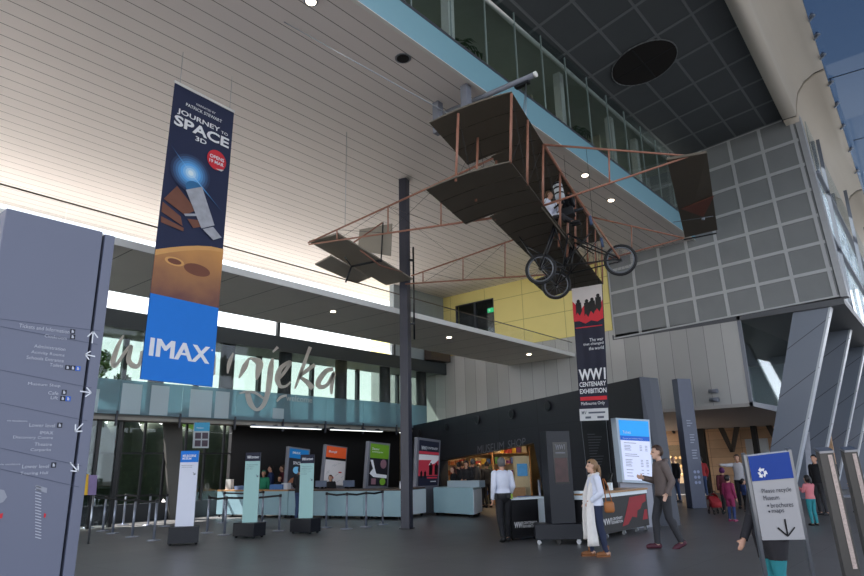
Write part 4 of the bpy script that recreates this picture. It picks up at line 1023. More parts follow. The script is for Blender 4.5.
mb = MB(); f.text(mb, 'WW1', .17, .76, .4, .84, o=.01, bold=.04); f.text(mb, 'CENTENARY', .42, .785, .88, .83, o=.01, bold=.02); f.rect(mb, .6, .13, .85, .15, o=.01); mb.build('poster_lettering', M_ink, t)

# ================================================================== totems
M_tealp = mat('pale_aqua_print', (160, 200, 196), .5, var=.02)
M_whp = mat('cool_white_print', (214, 218, 232), .5, var=.02)
def totem(px, bpx, z0, ztop, label, facem, headm, head_h, lines, header, arr, turn=.35):
    b = onz(*bpx, 0)+CF*.2
    t = thing('sign_totem', label, 'sign totem', b)
    D0 = float(np.dot(b, CF)); w = px; 
    hw = w*D0/F_PX/2*.84
    ax = _nv(CR+CF*.12); ay = np.array([-ax[1], ax[0], 0])
    MB().box(b+[0, 0, .04+(z0-.04)/2], (.62, .42, z0-.041), _nv(CR+CF*turn), _nv(CF-CR*turn)).build('base_box', M_dkgrey, t, bevel=.006)
    for sx in (-.26, .26):
        for sy in (-.14, .14):
            p = b+_nv(CR+CF*turn)*sx+_nv(CF-CR*turn)*sy; mb = MB(); castor(mb, p, .03); mb.build('castor', M_blackm, t)
    A = b-ax*hw; Bq = b+ax*hw; o = -ay*.031
    MB().box(b+[0, 0, (z0+ztop)/2-.001], (2*hw, .06, ztop-z0+.001), ax, ay).build('board', mat('totem_edge_'+label[:4], (150, 156, 164), .4), t)
    f = Face(A+o+[0, 0, ztop], Bq+o+[0, 0, ztop], Bq+o+[0, 0, z0], A+o+[0, 0, z0])
    mb = MB(); f.rect(mb, 0, 0, 1, 1-head_h); mb.build('board_face', facem, t)
    mb = MB(); f.rect(mb, 0, 1-head_h, 1, 1.0); mb.build('header', headm, t)
    mb = MB()
    for s_, u0_, u1_, v0_, v1_, bold in header: f.text(mb, s_, u0_, v0_, u1_, v1_, o=.008, bold=bold)
    mb.build('header_lettering', M_ink, t)
    mb = MB()
    for s_, u1_, v0_ in lines: f.text(mb, s_, .1, v0_, u1_, v0_+.014, o=.008)
    mb.cut(); arrow(f, mb, arr[0], arr[1], .09, .022, -math.pi/4*1.0, .012, o=.008); mb.build('direction_text', mat('grey_ink_text', (96, 104, 112), .6), t)
totem(20, (179.5, 545.5), .37, 1.955, 'white sign totem with bright blue header on a dark base, leftmost of the three totems', M_whp, M_imb, .155, [('Members and visitor', .75, .795), ('tickets and entry', .7, .77)], [('MELBOURNE', .12, .86, .915, .95, .02), ('MUSEUM', .12, .6, .88, .91, .02)], (.82, .69))
totem(16.6, (246.5, 538.5), .335, 1.92, 'aqua sign totem with dark header, middle one of the three totems', M_tealp, M_dknv, .125, [('Ticket holders', .85, .815), ('members', .6, .787), ('enter here', .5, .757)], [('WW1', .12, .38, .91, .955, .03), ('CENTENARY', .4, .92, .915, .945, .02)], (.84, .66), -.5)
totem(15.6, (303.5, 534), .35, 1.865, 'aqua sign totem with dark header, rightmost of the three totems', M_tealp, M_dknv, .14, [('Ticket sales for', .85, .805), ('exhibition and all', .9, .775), ('museum entry', .8, .745), ('and giant screen', .8, .715), ('cinema', .5, .685)], [('WW1', .12, .38, .905, .95, .03), ('CENTENARY', .4, .92, .91, .94, .02)], (.84, .6), -.5)
# hanging sign
hf = facepx([(194.5, 422.5), (209.8, 422.5), (208.6, 448), (193.2, 448)], lambda x, y: ony(x, y, 19.3))
t = thing('hanging_sign', 'small blue and white picture sign hanging below the mezzanine edge above the left totems', 'hanging sign', hf.p(.5, 0))
mb = MB(); hf.slab(mb, .05); mb.build('panel', mat('pale_sign_panel', (176, 184, 190), .5, emit=.05), t)
mb = MB(); hf.rect(mb, 0, .66, 1, 1); mb.build('header', lit('hanging_sign_blue', (64, 150, 190)), t)
mb = MB()
for u, v in ((.08, .36), (.54, .36), (.08, .06), (.54, .06)): mb.cut(); hf.rect(mb, u, v, u+.38, v+.24)
mb.build('picture_tile', mat('dark_picture_print', (84, 72, 84), .6, var=.6, scale=14), t)
mb = MB()
for u in (.25, .75): mb.tube(hf.p(u, 1, -.02), hf.p(u, 1, -.02)*[1, 1, 0]+[0, 0, 3.04], .015, n=6)
mb.build('hanging_rod', M_blackm, t)
mb = MB(); hf.text(mb, 'Members', .15, .76, .6, .82, o=.007); mb.build('sign_lettering', M_ink, t)
# yellow and mauve stand at far left
yf = facepx([(83, 474), (89, 474.5), (88, 495), (81.5, 495)], lambda x, y: ony(x, y, 15.8))
t = thing('leaflet_stand', 'yellow sided stand with a mauve poster behind the queue posts at far left', 'leaflet stand', yf.p(.5, 0)*[1, 1, 0])
mb = MB(); yf.slab(mb, .06); mb.build('yellow_panel', mat('yellow_board', (222, 176, 40), .5), t)
yf2 = facepx([(89, 475), (97.5, 475), (96, 495), (88, 495)], lambda x, y: ony(x, y, 15.78)); mb = MB(); yf2.slab(mb, .05); mb.build('mauve_panel', mat('mauve_board', (134, 116, 156), .5, var=.2), t)
mb = MB()
for u in (.2, 2.0): mb.tube(yf.p(u, 0, -.03), yf.p(u, 0, -.03)*[1, 1, 0], .025, n=8)
mb.build('leg', M_steel, t)
# queue posts
M_post = mat('satin_post_steel', (146, 152, 166), .35, metal=.6)
rows = [[(88, 528), (102.5, 531), (112.5, 533.5), (132, 537), (153.6, 540.5)], [(92, 524.5), (123, 525), (148, 525.5), (164.7, 526.5)],
        [(206.8, 533), (224.3, 535), (279, 531)], [(222.6, 523), (262, 522)], [(326, 527.5), (346.5, 529), (366, 527), (382.7, 524.5)]]
proto = None; PH = .9
where = [['first', 'second', 'third', 'fourth', 'fifth'], ['first', 'second', 'third', 'fourth'], ['first', 'second', 'third'], ['first', 'second'], ['first', 'second', 'third', 'fourth']]
place = ['front row at far left', 'rear row at far left', 'front row around the middle totem', 'rear row behind the middle totem', 'row before the pale blue counter']
for ri, rw in enumerate(rows):
    ps_ = [onz(x, y, 0) for x, y in rw]
    for k, p in enumerate(ps_):
        l_ = 'steel queue post, %s from left in the %s' % (where[ri][k], place[ri])
        if proto is None:
            proto = thing('queue_post', l_, 'queue post', p, group='steel queue posts with black belts')
            MB().lathe((0, 0, 0), [(.16, 0), (.16, .015), (.05, .03)], n=20).build('base', M_post, proto, local=True)
            MB().lathe((0, 0, .03), [(.03, 0), (.03, PH-.1)], n=12).build('pole', M_post, proto, local=True)
            MB().lathe((0, 0, PH-.075), [(.034, 0), (.036, .01), (.036, .065), (.02, .075)], n=12).build('belt_head', M_blackm, proto, local=True)
            o = proto
        else:
            parts = [c for c in kids(proto) if c.name.split('.')[0] != 'belt']
            o = proto.copy(); COL.objects.link(o); o.location = V3(p); o['label'] = l_
            for c in parts:
                q = c.copy(); COL.objects.link(q); q.parent = o
        if k+1 < len(ps_):
            a = ps_[k]+[0, 0, PH-.04]; b = ps_[k+1]+[0, 0, PH-.04]; mid = (a+b)/2-[0, 0, .03]
            d = _nv(b-a); a2, b2 = a+d*.037, b-d*.037
            mb = MB(); sd = np.cross(d, UP)*.003
            for (p0, p1) in ((a2, mid), (mid, b2)): mb.slab([p0+sd-[0, 0, .025], p1+sd-[0, 0, .025], p1+sd+[0, 0, .025], p0+sd+[0, 0, .025]], -2*sd)
            mb.build('belt', M_black, o)

# ================================================================== guard desk, screen kiosk, exhibition counter
g0, g1 = onz(513, 541, 0), onz(540, 539, 0)
dk = thing('reception_desk', 'low black fronted reception desk with white side panel beside the guard', 'desk', (g0+g1)/2)
dp = _nv(g1-g0); dq = np.array([-dp[1], dp[0], 0]); dq = dq if np.dot(dq, CF) > 0 else -dq
hz_ = .8
MB().slab([g0+[0, 0, .05], g1+[0, 0, .05], g1+[0, 0, hz_], g0+[0, 0, hz_]], dq*.5).build('front_panel', M_black, dk)
sd1 = g1+dp*.33+dq*.05
MB().slab([g1+dp*.012+dq*.05+[0, 0, .04], sd1+[0, 0, .04], sd1+[0, 0, hz_], g1+dp*.012+dq*.05+[0, 0, hz_]], dq*.45).build('side_panel', M_whl, dk)
MB().slab([g0-dp*.03-dq*.02+[0, 0, hz_+.001], sd1+dp*.02-dq*.07+[0, 0, hz_+.001], sd1+dp*.02+dq*.5+[0, 0, hz_+.001], g0-dp*.03+dq*.55+[0, 0, hz_+.001]], (0, 0, .03)).build('desk_top', M_whl, dk)
f = Face(g0+[0, 0, hz_], g1+[0, 0, hz_], g1+[0, 0, .05], g0+[0, 0, .05])
mb = MB(); f.text(mb, 'WW1', .07, .26, .4, .42, bold=.04); f.text(mb, 'CENTENARY', .42, .35, .93, .42, bold=.02); f.text(mb, 'EXHIBITION', .42, .26, .93, .33, bold=.02); mb.build('desk_lettering', M_offw, dk)
mb = MB()
for u in (.1, .9): castor(mb, f.p(u, 0)*[1, 1, 0]+dq*.1, .022); castor(mb, f.p(u, 0)*[1, 1, 0]+dq*.4, .022)
mb.build('castor', M_blackm, dk)
# kiosk
kb = onz(561, 545, 0)+CF*.22
kk = thing('screen_kiosk', 'tall dark kiosk with a portrait screen on a castor base behind the woman', 'kiosk', kb)
kx = _nv(CR-CF*.1); ky = np.array([-kx[1], kx[0], 0])
MB().box(kb+kx*.02+[0, 0, .24], (.95, .5, .28), kx, ky).build('base_box', M_dkgrey, kk, bevel=.008)
for sx in (-.38, .0, .38):
    mb = MB(); castor(mb, kb+kx*sx-ky*.15, .045); mb.build('castor', M_steel if sx else M_blackm, kk)
    mb = MB(); castor(mb, kb+kx*sx+ky*.15, .045); mb.build('castor', M_blackm, kk)
kc = kb+kx*.06
MB().box(kc+[0, 0, 1.27], (.5, .36, 1.77), _nv(kx+ky*.3), _nv(ky-kx*.3)).build('upright', M_dkgrey, kk, bevel=.006)
vx = _nv(kx+ky*.3); vy = _nv(ky-kx*.3); fo = kc-vy*.181
f = Face(fo-vx*.25+[0, 0, 2.155], fo+vx*.25+[0, 0, 2.155], fo+vx*.25+[0, 0, .385], fo-vx*.25+[0, 0, .385])
mb = MB(); f.rect(mb, .24, .42, .86, .875); mb.build('screen', mat('dark_kiosk_screen', (16, 16, 20), .15), kk)
mb = MB(); f.rect(mb, .28, .44, .82, .7, o=.006); mb.build('screen_picture', mat('dim_red_picture', (62, 34, 34), .3, var=.6, scale=10), kk)
mb = MB(); f.text(mb, 'WW1', .34, .79, .76, .85, o=.007, bold=.03); f.rect(mb, .34, .75, .76, .765, o=.007); mb.build('screen_lettering', mat('dim_letter', (110, 110, 116), .5), kk)
# exhibition counter
e0, e1 = onz(589, 543.5, 0), onz(650, 529.5, 0); ed = _nv(e1-e0); eq = np.array([-ed[1], ed[0], 0]); eq = eq if np.dot(eq, CF) > 0 else -eq
ec_ = thing('exhibition_counter', 'black counter with red poster front and timber top behind the standing couple', 'counter', (e0+e1)/2)
ez1 = .93
MB().slab([e0+[0, 0, .1], e1+[0, 0, .1], e1+[0, 0, ez1-.12], e0+[0, 0, ez1-.12]], eq*.6).build('body', M_black, ec_)
MB().slab([e0-eq*.02+[0, 0, ez1-.119], e1-eq*.02+[0, 0, ez1-.119], e1-eq*.02+[0, 0, ez1-.04], e0-eq*.02+[0, 0, ez1-.04]], eq*.66).build('white_band', M_whl, ec_)
MB().slab([e0-eq*.05+[0, 0, ez1-.039], e1-eq*.05+[0, 0, ez1-.039], e1+eq*.65+[0, 0, ez1-.039], e0+eq*.65+[0, 0, ez1-.039]], (0, 0, .039)).build('counter_top', M_timber, ec_)
f = Face(e0+[0, 0, ez1-.12], e1+[0, 0, ez1-.12], e1+[0, 0, .1], e0+[0, 0, .1])
mb = MB(); f.poly(mb, [(.52, .12), (.6, .5), (.68, .93), (.98, .97), (.97, .75), (.9, .7), (.86, .55), (.8, .5), (.78, .3), (.7, .35), (.62, .15)]); f.poly(mb, [(.88, .2), (.93, .5), (.98, .5), (.98, .2)]); mb.build('red_artwork', mat('deep_red_print', (150, 34, 44), .6, var=.2), ec_)
mb = MB(); f.text(mb, 'WW1', .2, .24, .36, .42, bold=.03); f.text(mb, 'CENTENARY', .37, .34, .53, .42, bold=.02); f.text(mb, 'EXHIBITION', .37, .24, .53, .32, bold=.02); mb.build('counter_lettering', M_offw, ec_)
for u in (.05, .3, .58, .8, .97):
    mb = MB(); p = f.p(u, 0)*[1, 1, 0]+eq*.06; castor(mb, p, .045); mb.tube(p+[0, 0, .08], p+[0, 0, .1], .02); mb.build('castor', M_steel, ec_)
def ect(u, off): return e0+ed*(np.linalg.norm(e1-e0)*u)+eq*off+[0, 0, ez1]
p = ect(.62, .35); t = thing('tablet', 'black tablet screen on a tilted stand on the exhibition counter', 'tablet', p)
MB().box(p+[0, 0, .19], (.26, .03, .34), _nv(ed+eq*.8), _nv(eq-ed*.8+UP*.3), _nv(UP-(eq-ed*.8)*.25)).build('screen', mat('tablet_black', (14, 15, 18), .25), t); MB().box(p+[0, 0, .01], (.2, .16, .02)).build('stand_foot', M_black, t)
p = ect(.52, .2); o = MB().box(p+[0, 0, .08], (.1, .08, .16), ed, eq).build('card_holder', M_whl); tag(o, 'white card holder left of the tablet on the exhibition counter', 'card holder')
p = ect(.04, .2); o = MB().box(p+[0, 0, .02], (.3, .22, .04), ed, eq).build('leaflet_stack', M_whl); tag(o, 'white stack of leaflets at the left end of the exhibition counter', 'leaflets')
# price board on the black wall
def onb(o): return lambda x, y: onbw(x, y, o)
pbn = _nv(-CF+CR*.42); pb0 = onbw(634, 482, .75)
f = facepx([(617.5, 418.8), (648.5, 420.5), (653.5, 482.5), (624, 481)], lambda x, y: onpl(x, y, pb0, pbn))
t = thing('price_board', 'glowing price list board with bright blue header on the black wall', 'price board', f.p(.5, 0)*[1, 1, 0])
mb = MB(); f.slab(mb, .2, -.05, -.02, 1.03, 1.015, o=-.003); mb.build('frame', mat('pale_blue_frame', (176, 190, 204), .4), t)
mb = MB(); lo = (f.p(-.05, -.02, -.1), f.p(1.03, -.02, -.1)); mb.slab([lo[0], lo[1], lo[1]*[1, 1, 0], lo[0]*[1, 1, 0]], -f.n*.08); mb.build('plinth', M_lbf, t)
mb = MB(); f.rect(mb, .02, .02, .98, .66); mb.build('list_face', lit('price_list_face', (206, 212, 232), .3), t)
mb = MB(); f.rect(mb, .02, .73, .98, .985); mb.build('header', lit('sky_blue_header', (30, 152, 226), .3), t)
mb = MB(); f.rect(mb, .02, .655, .98, .73); mb.build('header_band', lit('deep_blue_band', (18, 88, 184), .3), t)
mb = MB(); f.text(mb, 'Tickets', .12, .765, .38, .81, o=.008); f.text(mb, 'Museum and Exhibition Entry', .1, .675, .75, .695, o=.008); mb.build('header_lettering', M_ink, t)
mb = MB()
for k, v in enumerate((.61, .57, .545, .52, .495, .43, .4, .34, .315, .29, .265, .24, .18, .13, .08)):
    L_ = .5 if k in (0, 5, 6) else .22
    mb.cut(); f.rect(mb, .12, v, .12+L_*(.8+.3*((k*7) % 5)/5), v+.008, o=.007)
    if k not in (0, 5, 6): mb.cut(); f.rect(mb, .62, v, .7, v+.008, o=.007); mb.cut(); f.rect(mb, .8, v, .88, v+.008, o=.007)
mb.build('price_line', mat('price_ink', (120, 126, 160), .6), t)
# text panel on the wall
f = facepx([(580, 412), (606, 412), (613, 488), (589, 490)], onb(.03))
t = thing('wall_text_panel', 'black text panel with fine pale edge lines on the black wall behind the woman', 'wall panel', f.p(.5, 0))
mb = MB(); f.slab(mb, .02); mb.build('panel', mat('glossy_black_panel', (24, 25, 29), .3), t)
mb = MB(); f.line(mb, [(.0, 1), (.0, .0)], .02); f.line(mb, [(.98, 1), (.98, .0)], .02); mb.build('edge_line', mat('pale_edge_line', (128, 132, 140), .5), t)
mb = MB()
for k in range(13):
    v = .7-.036*k; mb.cut(); f.rect(mb, .2, v, .5+.3*((k*13) % 7)/7, v+.009)
mb.build('text_line', mat('grey_text_line', (88, 90, 98), .6), t)
# slate pylon on the right
pb = onz(697, 508, 0); pz = above(684, 379, pb)[2]
py_ = thing('directory_pylon', 'tall slim slate directory pylon standing right of the exhibition counter', 'sign', pb)
px_ = _nv(CR+CF*.3); pyy = np.array([-px_[1], px_[0], 0])
MB().box(pb+[0, 0, pz/2], (.56, .3, pz), px_, pyy).build('panel', mat('slate_pylon_paint', (92, 98, 116), .4), py_, bevel=.008)
fo = pb-pyy*.152
f = Face(fo-px_*.28+[0, 0, pz], fo+px_*.28+[0, 0, pz], fo+px_*.28, fo-px_*.28)
mb = MB()
for k, (u0_, u1_, v) in enumerate(((.3, .6, .66), (.3, .7, .64), (.3, .55, .62), (.4, .75, .55), (.4, .7, .53), (.4, .75, .51), (.4, .65, .49), (.42, .8, .43), (.42, .75, .41), (.42, .7, .39), (.42, .78, .37))):
    mb.cut(); f.rect(mb, u0_, v, u1_, v+.008)
mb.build('text_line', mat('pylon_text', (150, 156, 172), .6), py_)
mb = MB()
for v in (.27, .23, .19): mb.cut(); f.disc(mb, .45, v, .1, .012); mb.cut(); f.disc(mb, .7, v, .1, .012)
mb.build('pictogram_disc', mat('pylon_mark', (150, 160, 190), .6), py_)
# ================================================================== people
SKIN = mat('skin', (196, 150, 126), .6, var=.05)
SKINP = mat('pale_skin', (206, 166, 144), .6, var=.05)
def cone(mb, a, b, ra, rb, n=10):
    a = np.asarray(a, float); b = np.asarray(b, float)
    mb.tube(a, b, ra, rb, n=n); mb.ball(a, ra, n=n, k=6); mb.ball(b, rb, n=n, k=6)
def rotz(a): c, s = math.cos(a), math.sin(a); return np.array([[c, -s, 0], [s, c, 0], [0, 0, 1.]])
BASE = dict(pelvis=(0, 0, .93), waist=(0, 0, 1.08), chest=(-.005, 0, 1.28), neck=(-.015, 0, 1.47), head=(.015, 0, 1.62),
            shL=(-.01, .175, 1.41), shR=(-.01, -.175, 1.41), elL=(-.03, .225, 1.13), elR=(-.03, -.225, 1.13), wrL=(.06, .225, .88), wrR=(.06, -.225, .88),
            hipL=(0, .09, .92), hipR=(0, -.09, .92), knL=(.025, .1, .5), knR=(.025, -.1, .5), anL=(-.02, .105, .085), anR=(-.02, -.105, .085), tiltL=0, tiltR=0)
def person(label, loc, yaw, height, pose=None, shirt=None, trousers=None, shoes=None, hair=None, skin=SKIN, width=1., head=1., voxel=.02, hem=.9, sleeves=True, long_hair=0., collar=True, name='person', group=None, face=True, shirt_name='shirt', trouser_name='trousers', hands=True, shorts=None):
    k = height/1.75
    J = {q: np.array(v, float) if isinstance(v, tuple) else v for q, v in BASE.items()}
    for q, v in (pose or {}).items(): J[q] = np.array(v, float) if isinstance(v, tuple) else v
    mb = MB(); bones = []
    def limb(a, b, ra, rb, reg):
        cone(mb, a, b, ra, rb); bones.append((np.asarray(a, float), np.asarray(b, float), ra, rb, reg))
    # torso: one loft of ellipses from crotch to neck
    lat = _nv(J['shL']-J['shR']); plat = _nv(J['hipL']-J['hipR'])
    secs = [(J['pelvis']+[0, 0, -.1], .07, .1, plat), (J['pelvis']+[-.01, 0, -.03], .115, .165*width, plat), (J['pelvis']+[-.005, 0, .06], .11, .16*width, plat), (J['waist'], .095, .135*width, plat), (J['chest']-[0, 0, .06], .108, .15*width, lat), (J['chest']+[0, 0, .05], .112, .165*width, lat), ((J['shL']+J['shR'])/2, .085, .165*width, lat), ((J['shL']+J['shR'])/2+[0, 0, .045], .06, .1, lat), (J['neck'], .05, .055, lat)]
    rings = []
    for i, (c, rx, ry, la) in enumerate(secs):
        up = _nv(secs[min(i+1, len(secs)-1)][0]-secs[max(i-1, 0)][0]); fw = _nv(np.cross(la, up))
        if fw[0] < 0 and abs(fw[0]) > .3: fw = -fw
        rings.append([c+fw*rx*math.cos(2*math.pi*j/20)+la*ry*math.sin(2*math.pi*j/20) for j in range(20)])
    mb.loft(rings)
    bones.append((J['pelvis'], J['waist'], .13*width, .12*width, 'pelvis')); bones.append((J['waist'], J['chest'], .12*width, .14*width, 'torso')); bones.append((J['shL'], J['shR'], .08, .08, 'torso'))
    bones.append((J['hipL'], J['hipR'], .1, .1, 'pelvis'))
    limb(J['neck']-[0, 0, .05], J['head']-[0, 0, .04], .052, .05, 'neck')
    hd = J['head']; hr = head
    hy = J.get('look', 0.); Rh = rotz(hy); pit = J.get('nod', 0.)
    cp_, sp_ = math.cos(pit), math.sin(pit); Rh = Rh @ np.array([[cp_, 0, sp_], [0, 1, 0], [-sp_, 0, cp_]])
    def hp(x, y, z): return hd+Rh @ (np.array([x, y, z])*hr)
    mb.ball(hp(-.008, 0, .03), .098*hr, .077*hr, .098*hr, n=16, k=12, M=Rh); mb.ball(hp(.022, 0, -.045), .066*hr, .058*hr, .07*hr, n=14, k=10, M=Rh)
    mb.ball(hp(.068, 0, -.092), .022*hr, .026*hr, .02*hr, M=Rh)
    mb.tube(hp(.085, 0, .03), hp(.112, 0, -.022), .011*hr, .018*hr, n=8); mb.ball(hp(.107, 0, -.022), .017*hr, .019*hr, .014*hr)
    mb.ball(hp(.078, 0, .035), .02*hr, .055*hr, .013*hr, M=Rh); mb.ball(hp(.08, 0, -.06), .018*hr, .026*hr, .014*hr, M=Rh)
    for s in (1, -1): mb.ball(hp(-.005, .078*s, -.005), .022*hr, .01*hr, .032*hr, M=Rh)
    bones.append((hp(-.01, 0, .06), hp(.03, 0, -.06), .095*hr, .065*hr, 'head'))
    for sd in ('L', 'R'):
        s = 1 if sd == 'L' else -1
        limb(J['sh'+sd], J['el'+sd], .056*width, .043, 'arm'); limb(J['el'+sd], J['wr'+sd], .043, .029, 'forearm')
        d = _nv(J['wr'+sd]-J['el'+sd]); d = _nv(d+np.asarray(J.get('bend'+sd, (0, 0, 0)), float)); w = J['wr'+sd]
        fwd = np.asarray(J.get('thumb'+sd, (1, 0, 0)), float); th = fwd-d*np.dot(fwd, d)
        th = _nv(th) if np.linalg.norm(th) > .05 else _nv(np.cross(d, [0, 1., 0])); nn = np.cross(d, th)*s
        pm = w+d*.085
        for t_ in (-.026, -.009, .009, .026): cone(mb, w+d*.01+th*t_*.6, pm+th*t_, .016, .0135, n=8)
        bones.append((w, w+d*.1, .028, .035, 'hand'))
        if hands:
            curl = J.get('curl'+sd, .35)
            for t_, L_ in ((.027, .068), (.009, .077), (-.009, .071), (-.026, .055)):
                a = pm+th*t_; q = a
                for j, (fr_, an) in enumerate(((.45, curl), (.32, curl*2), (.23, curl*2.8))):
                    e_ = q+(d*math.cos(an)-nn*math.sin(an))*L_*fr_; cone(mb, q, e_, .0098, .009, n=6); q = e_
            a = w+d*.025+th*.026; b = a+(d*.6+th*.7-nn*.25)*.04; cone(mb, a, b, .013, .0115, n=6); cone(mb, b, b+(d*.85+th*.25-nn*.3)*.032, .0115, .0095, n=6)
            bones.append((pm, pm+d*.07-nn*.02, .03, .03, 'hand'))
        limb(J['hip'+sd], J['kn'+sd], .086*width, .055, 'thigh'); limb(J['kn'+sd], J['an'+sd], .055, .037, 'shin')
        c = (J['kn'+sd]*.68+J['an'+sd]*.32); mb.ball(c+np.array([-.018, 0, 0]), .046, .046, .1)
        an = J['an'+sd]; ty = J.get('toe'+sd, 0.) ; tp = J.get('tilt'+sd, 0.); dirn = np.array([math.cos(ty)*math.cos(tp), math.sin(ty), -math.sin(tp)])
        heel = an+np.array([-.03, 0, -.045]) if tp == 0 else an-dirn*.05+[0, 0, -.045]
        if np.dot(J['an'+sd]-J['kn'+sd], [0, 0, 1]) > -.1: heel = an-dirn*.03
        limb(heel, heel+dirn*.17-[0, 0, .006], .038, .032, 'foot'); limb(heel+dirn*.15, heel+dirn*.21-[0, 0, .01], .034, .024, 'foot'); cone(mb, an, heel+dirn*.03, .04, .038)
    me = D.meshes.new('b'); me.from_pydata([tuple(v*k) for v in np.array(mb.v)], [], mb.f)
    o = D.objects.new('b', me); COL.objects.link(o)
    r_ = o.modifiers.new('r', 'REMESH'); r_.mode = 'VOXEL'; r_.voxel_size = voxel*k; r_.use_smooth_shade = True
    s_ = o.modifiers.new('s', 'SMOOTH'); s_.factor = .5; s_.iterations = 2 if voxel < .014 else 1
    dg = bpy.context.evaluated_depsgraph_get(); bme = D.meshes.new_from_object(o.evaluated_get(dg)); D.objects.remove(o); D.meshes.remove(me)
    n = len(bme.vertices); co = np.zeros(n*3); bme.vertices.foreach_get('co', co); co = co.reshape(-1, 3)/k
    nr = np.zeros(n*3); bme.vertices.foreach_get('normal', nr); nr = nr.reshape(-1, 3)
    best = np.full(n, 1e9); reg = np.zeros(n, int); regs = ['pelvis', 'torso', 'neck', 'head', 'arm', 'forearm', 'hand', 'thigh', 'shin', 'foot']
    for a, b, ra, rb, rg in bones:
        ab = b-a; t = np.clip(((co-a)@ab)/max(ab@ab, 1e-9), 0, 1); dd = np.linalg.norm(co-(a+t[:, None]*ab), axis=1)-(ra+(rb-ra)*t)
        m_ = dd < best; best[m_] = dd[m_]; reg[m_] = regs.index(rg)
    root = thing(name, label, 'person', loc, yaw, group)
    me = bme; me.name = 'body'; me.materials.clear(); me.materials.append(skin)
    for p in me.polygons: p.use_smooth = True; p.material_index = 0
    body = D.objects.new('body', me); COL.objects.link(body); body.parent = root
    pv = [tuple(p.vertices) for p in me.polygons]
    loc_h = (co-hd) @ Rh / hr       # head local coordinates
    side = (co @ plat) > 0
    def garment(nm, sel, mt, off, flare=0., mask_side=None):
        if mt is None: return
        fs = [f for f in pv if sum(sel[i] for i in f) >= 3]
        if not fs: return
        used = sorted({i for f in fs for i in f}); ix = {v: i for i, v in enumerate(used)}
        vs = [(co[i]+nr[i]*off)*k for i in used]
        g = D.meshes.new(nm); g.from_pydata([tuple(v) for v in vs], [], [[ix[i] for i in f] for f in fs]); g.materials.append(mt)
        for p in g.polygons: p.use_smooth = True
        q = D.objects.new(nm, g); COL.objects.link(q); q.parent = root
        sm = q.modifiers.new('drape', 'SMOOTH'); sm.factor = .5; sm.iterations = 3
        so = q.modifiers.new('thickness', 'SOLIDIFY'); so.thickness = .006*k; so.offset = 1
        return q
    R_ = lambda *a: np.isin(reg, [regs.index(x) for x in a])
    if shirt is not None:
        sel = R_('torso', 'arm') | (R_('forearm') if sleeves else np.zeros(n, bool)) | (R_('pelvis', 'thigh') & (co[:, 2] > hem)) | (R_('neck') & (co[:, 2] < J['neck'][2]+(.0 if collar else -.03)))
        garment(shirt_name, sel, shirt, .017)
    if trousers is not None:
        sel = R_('pelvis', 'thigh', 'shin') & (co[:, 2] < max(hem+.07, J['pelvis'][2]+.06))
        if shorts: sel &= co[:, 2] > shorts
        garment(trouser_name, sel, trousers, .011)
    if shoes is not None:
        for sd_ in (True, False): garment('shoe', R_('foot') & (side == sd_), shoes, .009)
    if hair is not None:
        sel = R_('head') & ((loc_h[:, 2] > .075) | ((loc_h[:, 0] < -.012) & (loc_h[:, 2] > -.055)) | ((loc_h[:, 0] < .035) & (loc_h[:, 2] > .035)))
        if long_hair: sel |= R_('head', 'neck') & (loc_h[:, 0] < .0) & (loc_h[:, 2] > -.14)
        garment('hair', sel, hair, .014)
        if long_hair:
            t_ = MB(); p0 = hp(-.085, 0, .03); L_ = long_hair
            rr = [.05, .058, .052, .034, .01]; rings = []
            for i, r in enumerate(rr):
                c = p0+np.array([-.03-.01*i, 0, -L_*i/4]); rings.append([(c+np.array([r*.7*math.cos(a), r*1.1*math.sin(a), 0]))*k for a in np.linspace(0, 2*math.pi, 12, endpoint=False)])
            t_.loft(rings); t_.build('hair_length', hair, root, local=True)
    if face and voxel < .016:
        for s in (1, -1):
            t_ = MB(); t_.ball(hp(.083, .032*s, .012)*k, .011*k*hr, n=8, k=6); t_.build('eye', mat('dark_eye', (40, 32, 28), .3), root, local=True)
        t_ = MB(); t_.ball(hp(.092, 0, -.062)*k, .01*hr*k, .024*hr*k, .007*hr*k, M=Rh); t_.build('mouth', mat('lip', (158, 92, 86), .5), root, local=True)
    root['_k'] = k
    del root['_k']
    return root, k
def yaw_of(v): return math.atan2(v[1], v[0])
LEFT, RIGHT, AWAY, TOWARD = yaw_of(-CR), yaw_of(CR), yaw_of(CF), yaw_of(-CF)
cloth_m = lambda nm, c, **kw: mat(nm, c, .8, var=.1, scale=14, **kw)
C_blk = cloth_m('black_cloth', (26, 26, 30)); C_dk = cloth_m('dark_grey_cloth', (50, 50, 54)); C_wh = cloth_m('white_shirt_cloth', (214, 218, 232)); C_navy = cloth_m('navy_denim', (38, 46, 70))
C_jean = cloth_m('blue_denim', (54, 72, 108)); C_red = cloth_m('red_cloth', (160, 44, 50)); C_mag = cloth_m('magenta_coat', (136, 42, 82)); C_teal = cloth_m('teal_cloth', (46, 132, 140)); C_pink = cloth_m('pink_cloth', (206, 122, 128))
C_hood = cloth_m('taupe_hoodie', (104, 92, 88)); C_char = cloth_m('charcoal_denim', (52, 52, 56)); C_dblue = cloth_m('dark_blue_cloth', (44, 60, 104)); C_mar = cloth_m('maroon_cloth', (86, 34, 44)); C_grn = cloth_m('green_cloth', (40, 132, 100))
H_br = mat('brown_hair', (62, 44, 34), .6, var=.2, scale=30); H_gr = mat('grey_hair', (92, 90, 90), .6, var=.2, scale=30); H_bl = mat('blonde_hair', (138, 108, 78), .55, var=.25, scale=30); H_dk = mat('dark_hair', (30, 26, 26), .5, var=.2, scale=30)
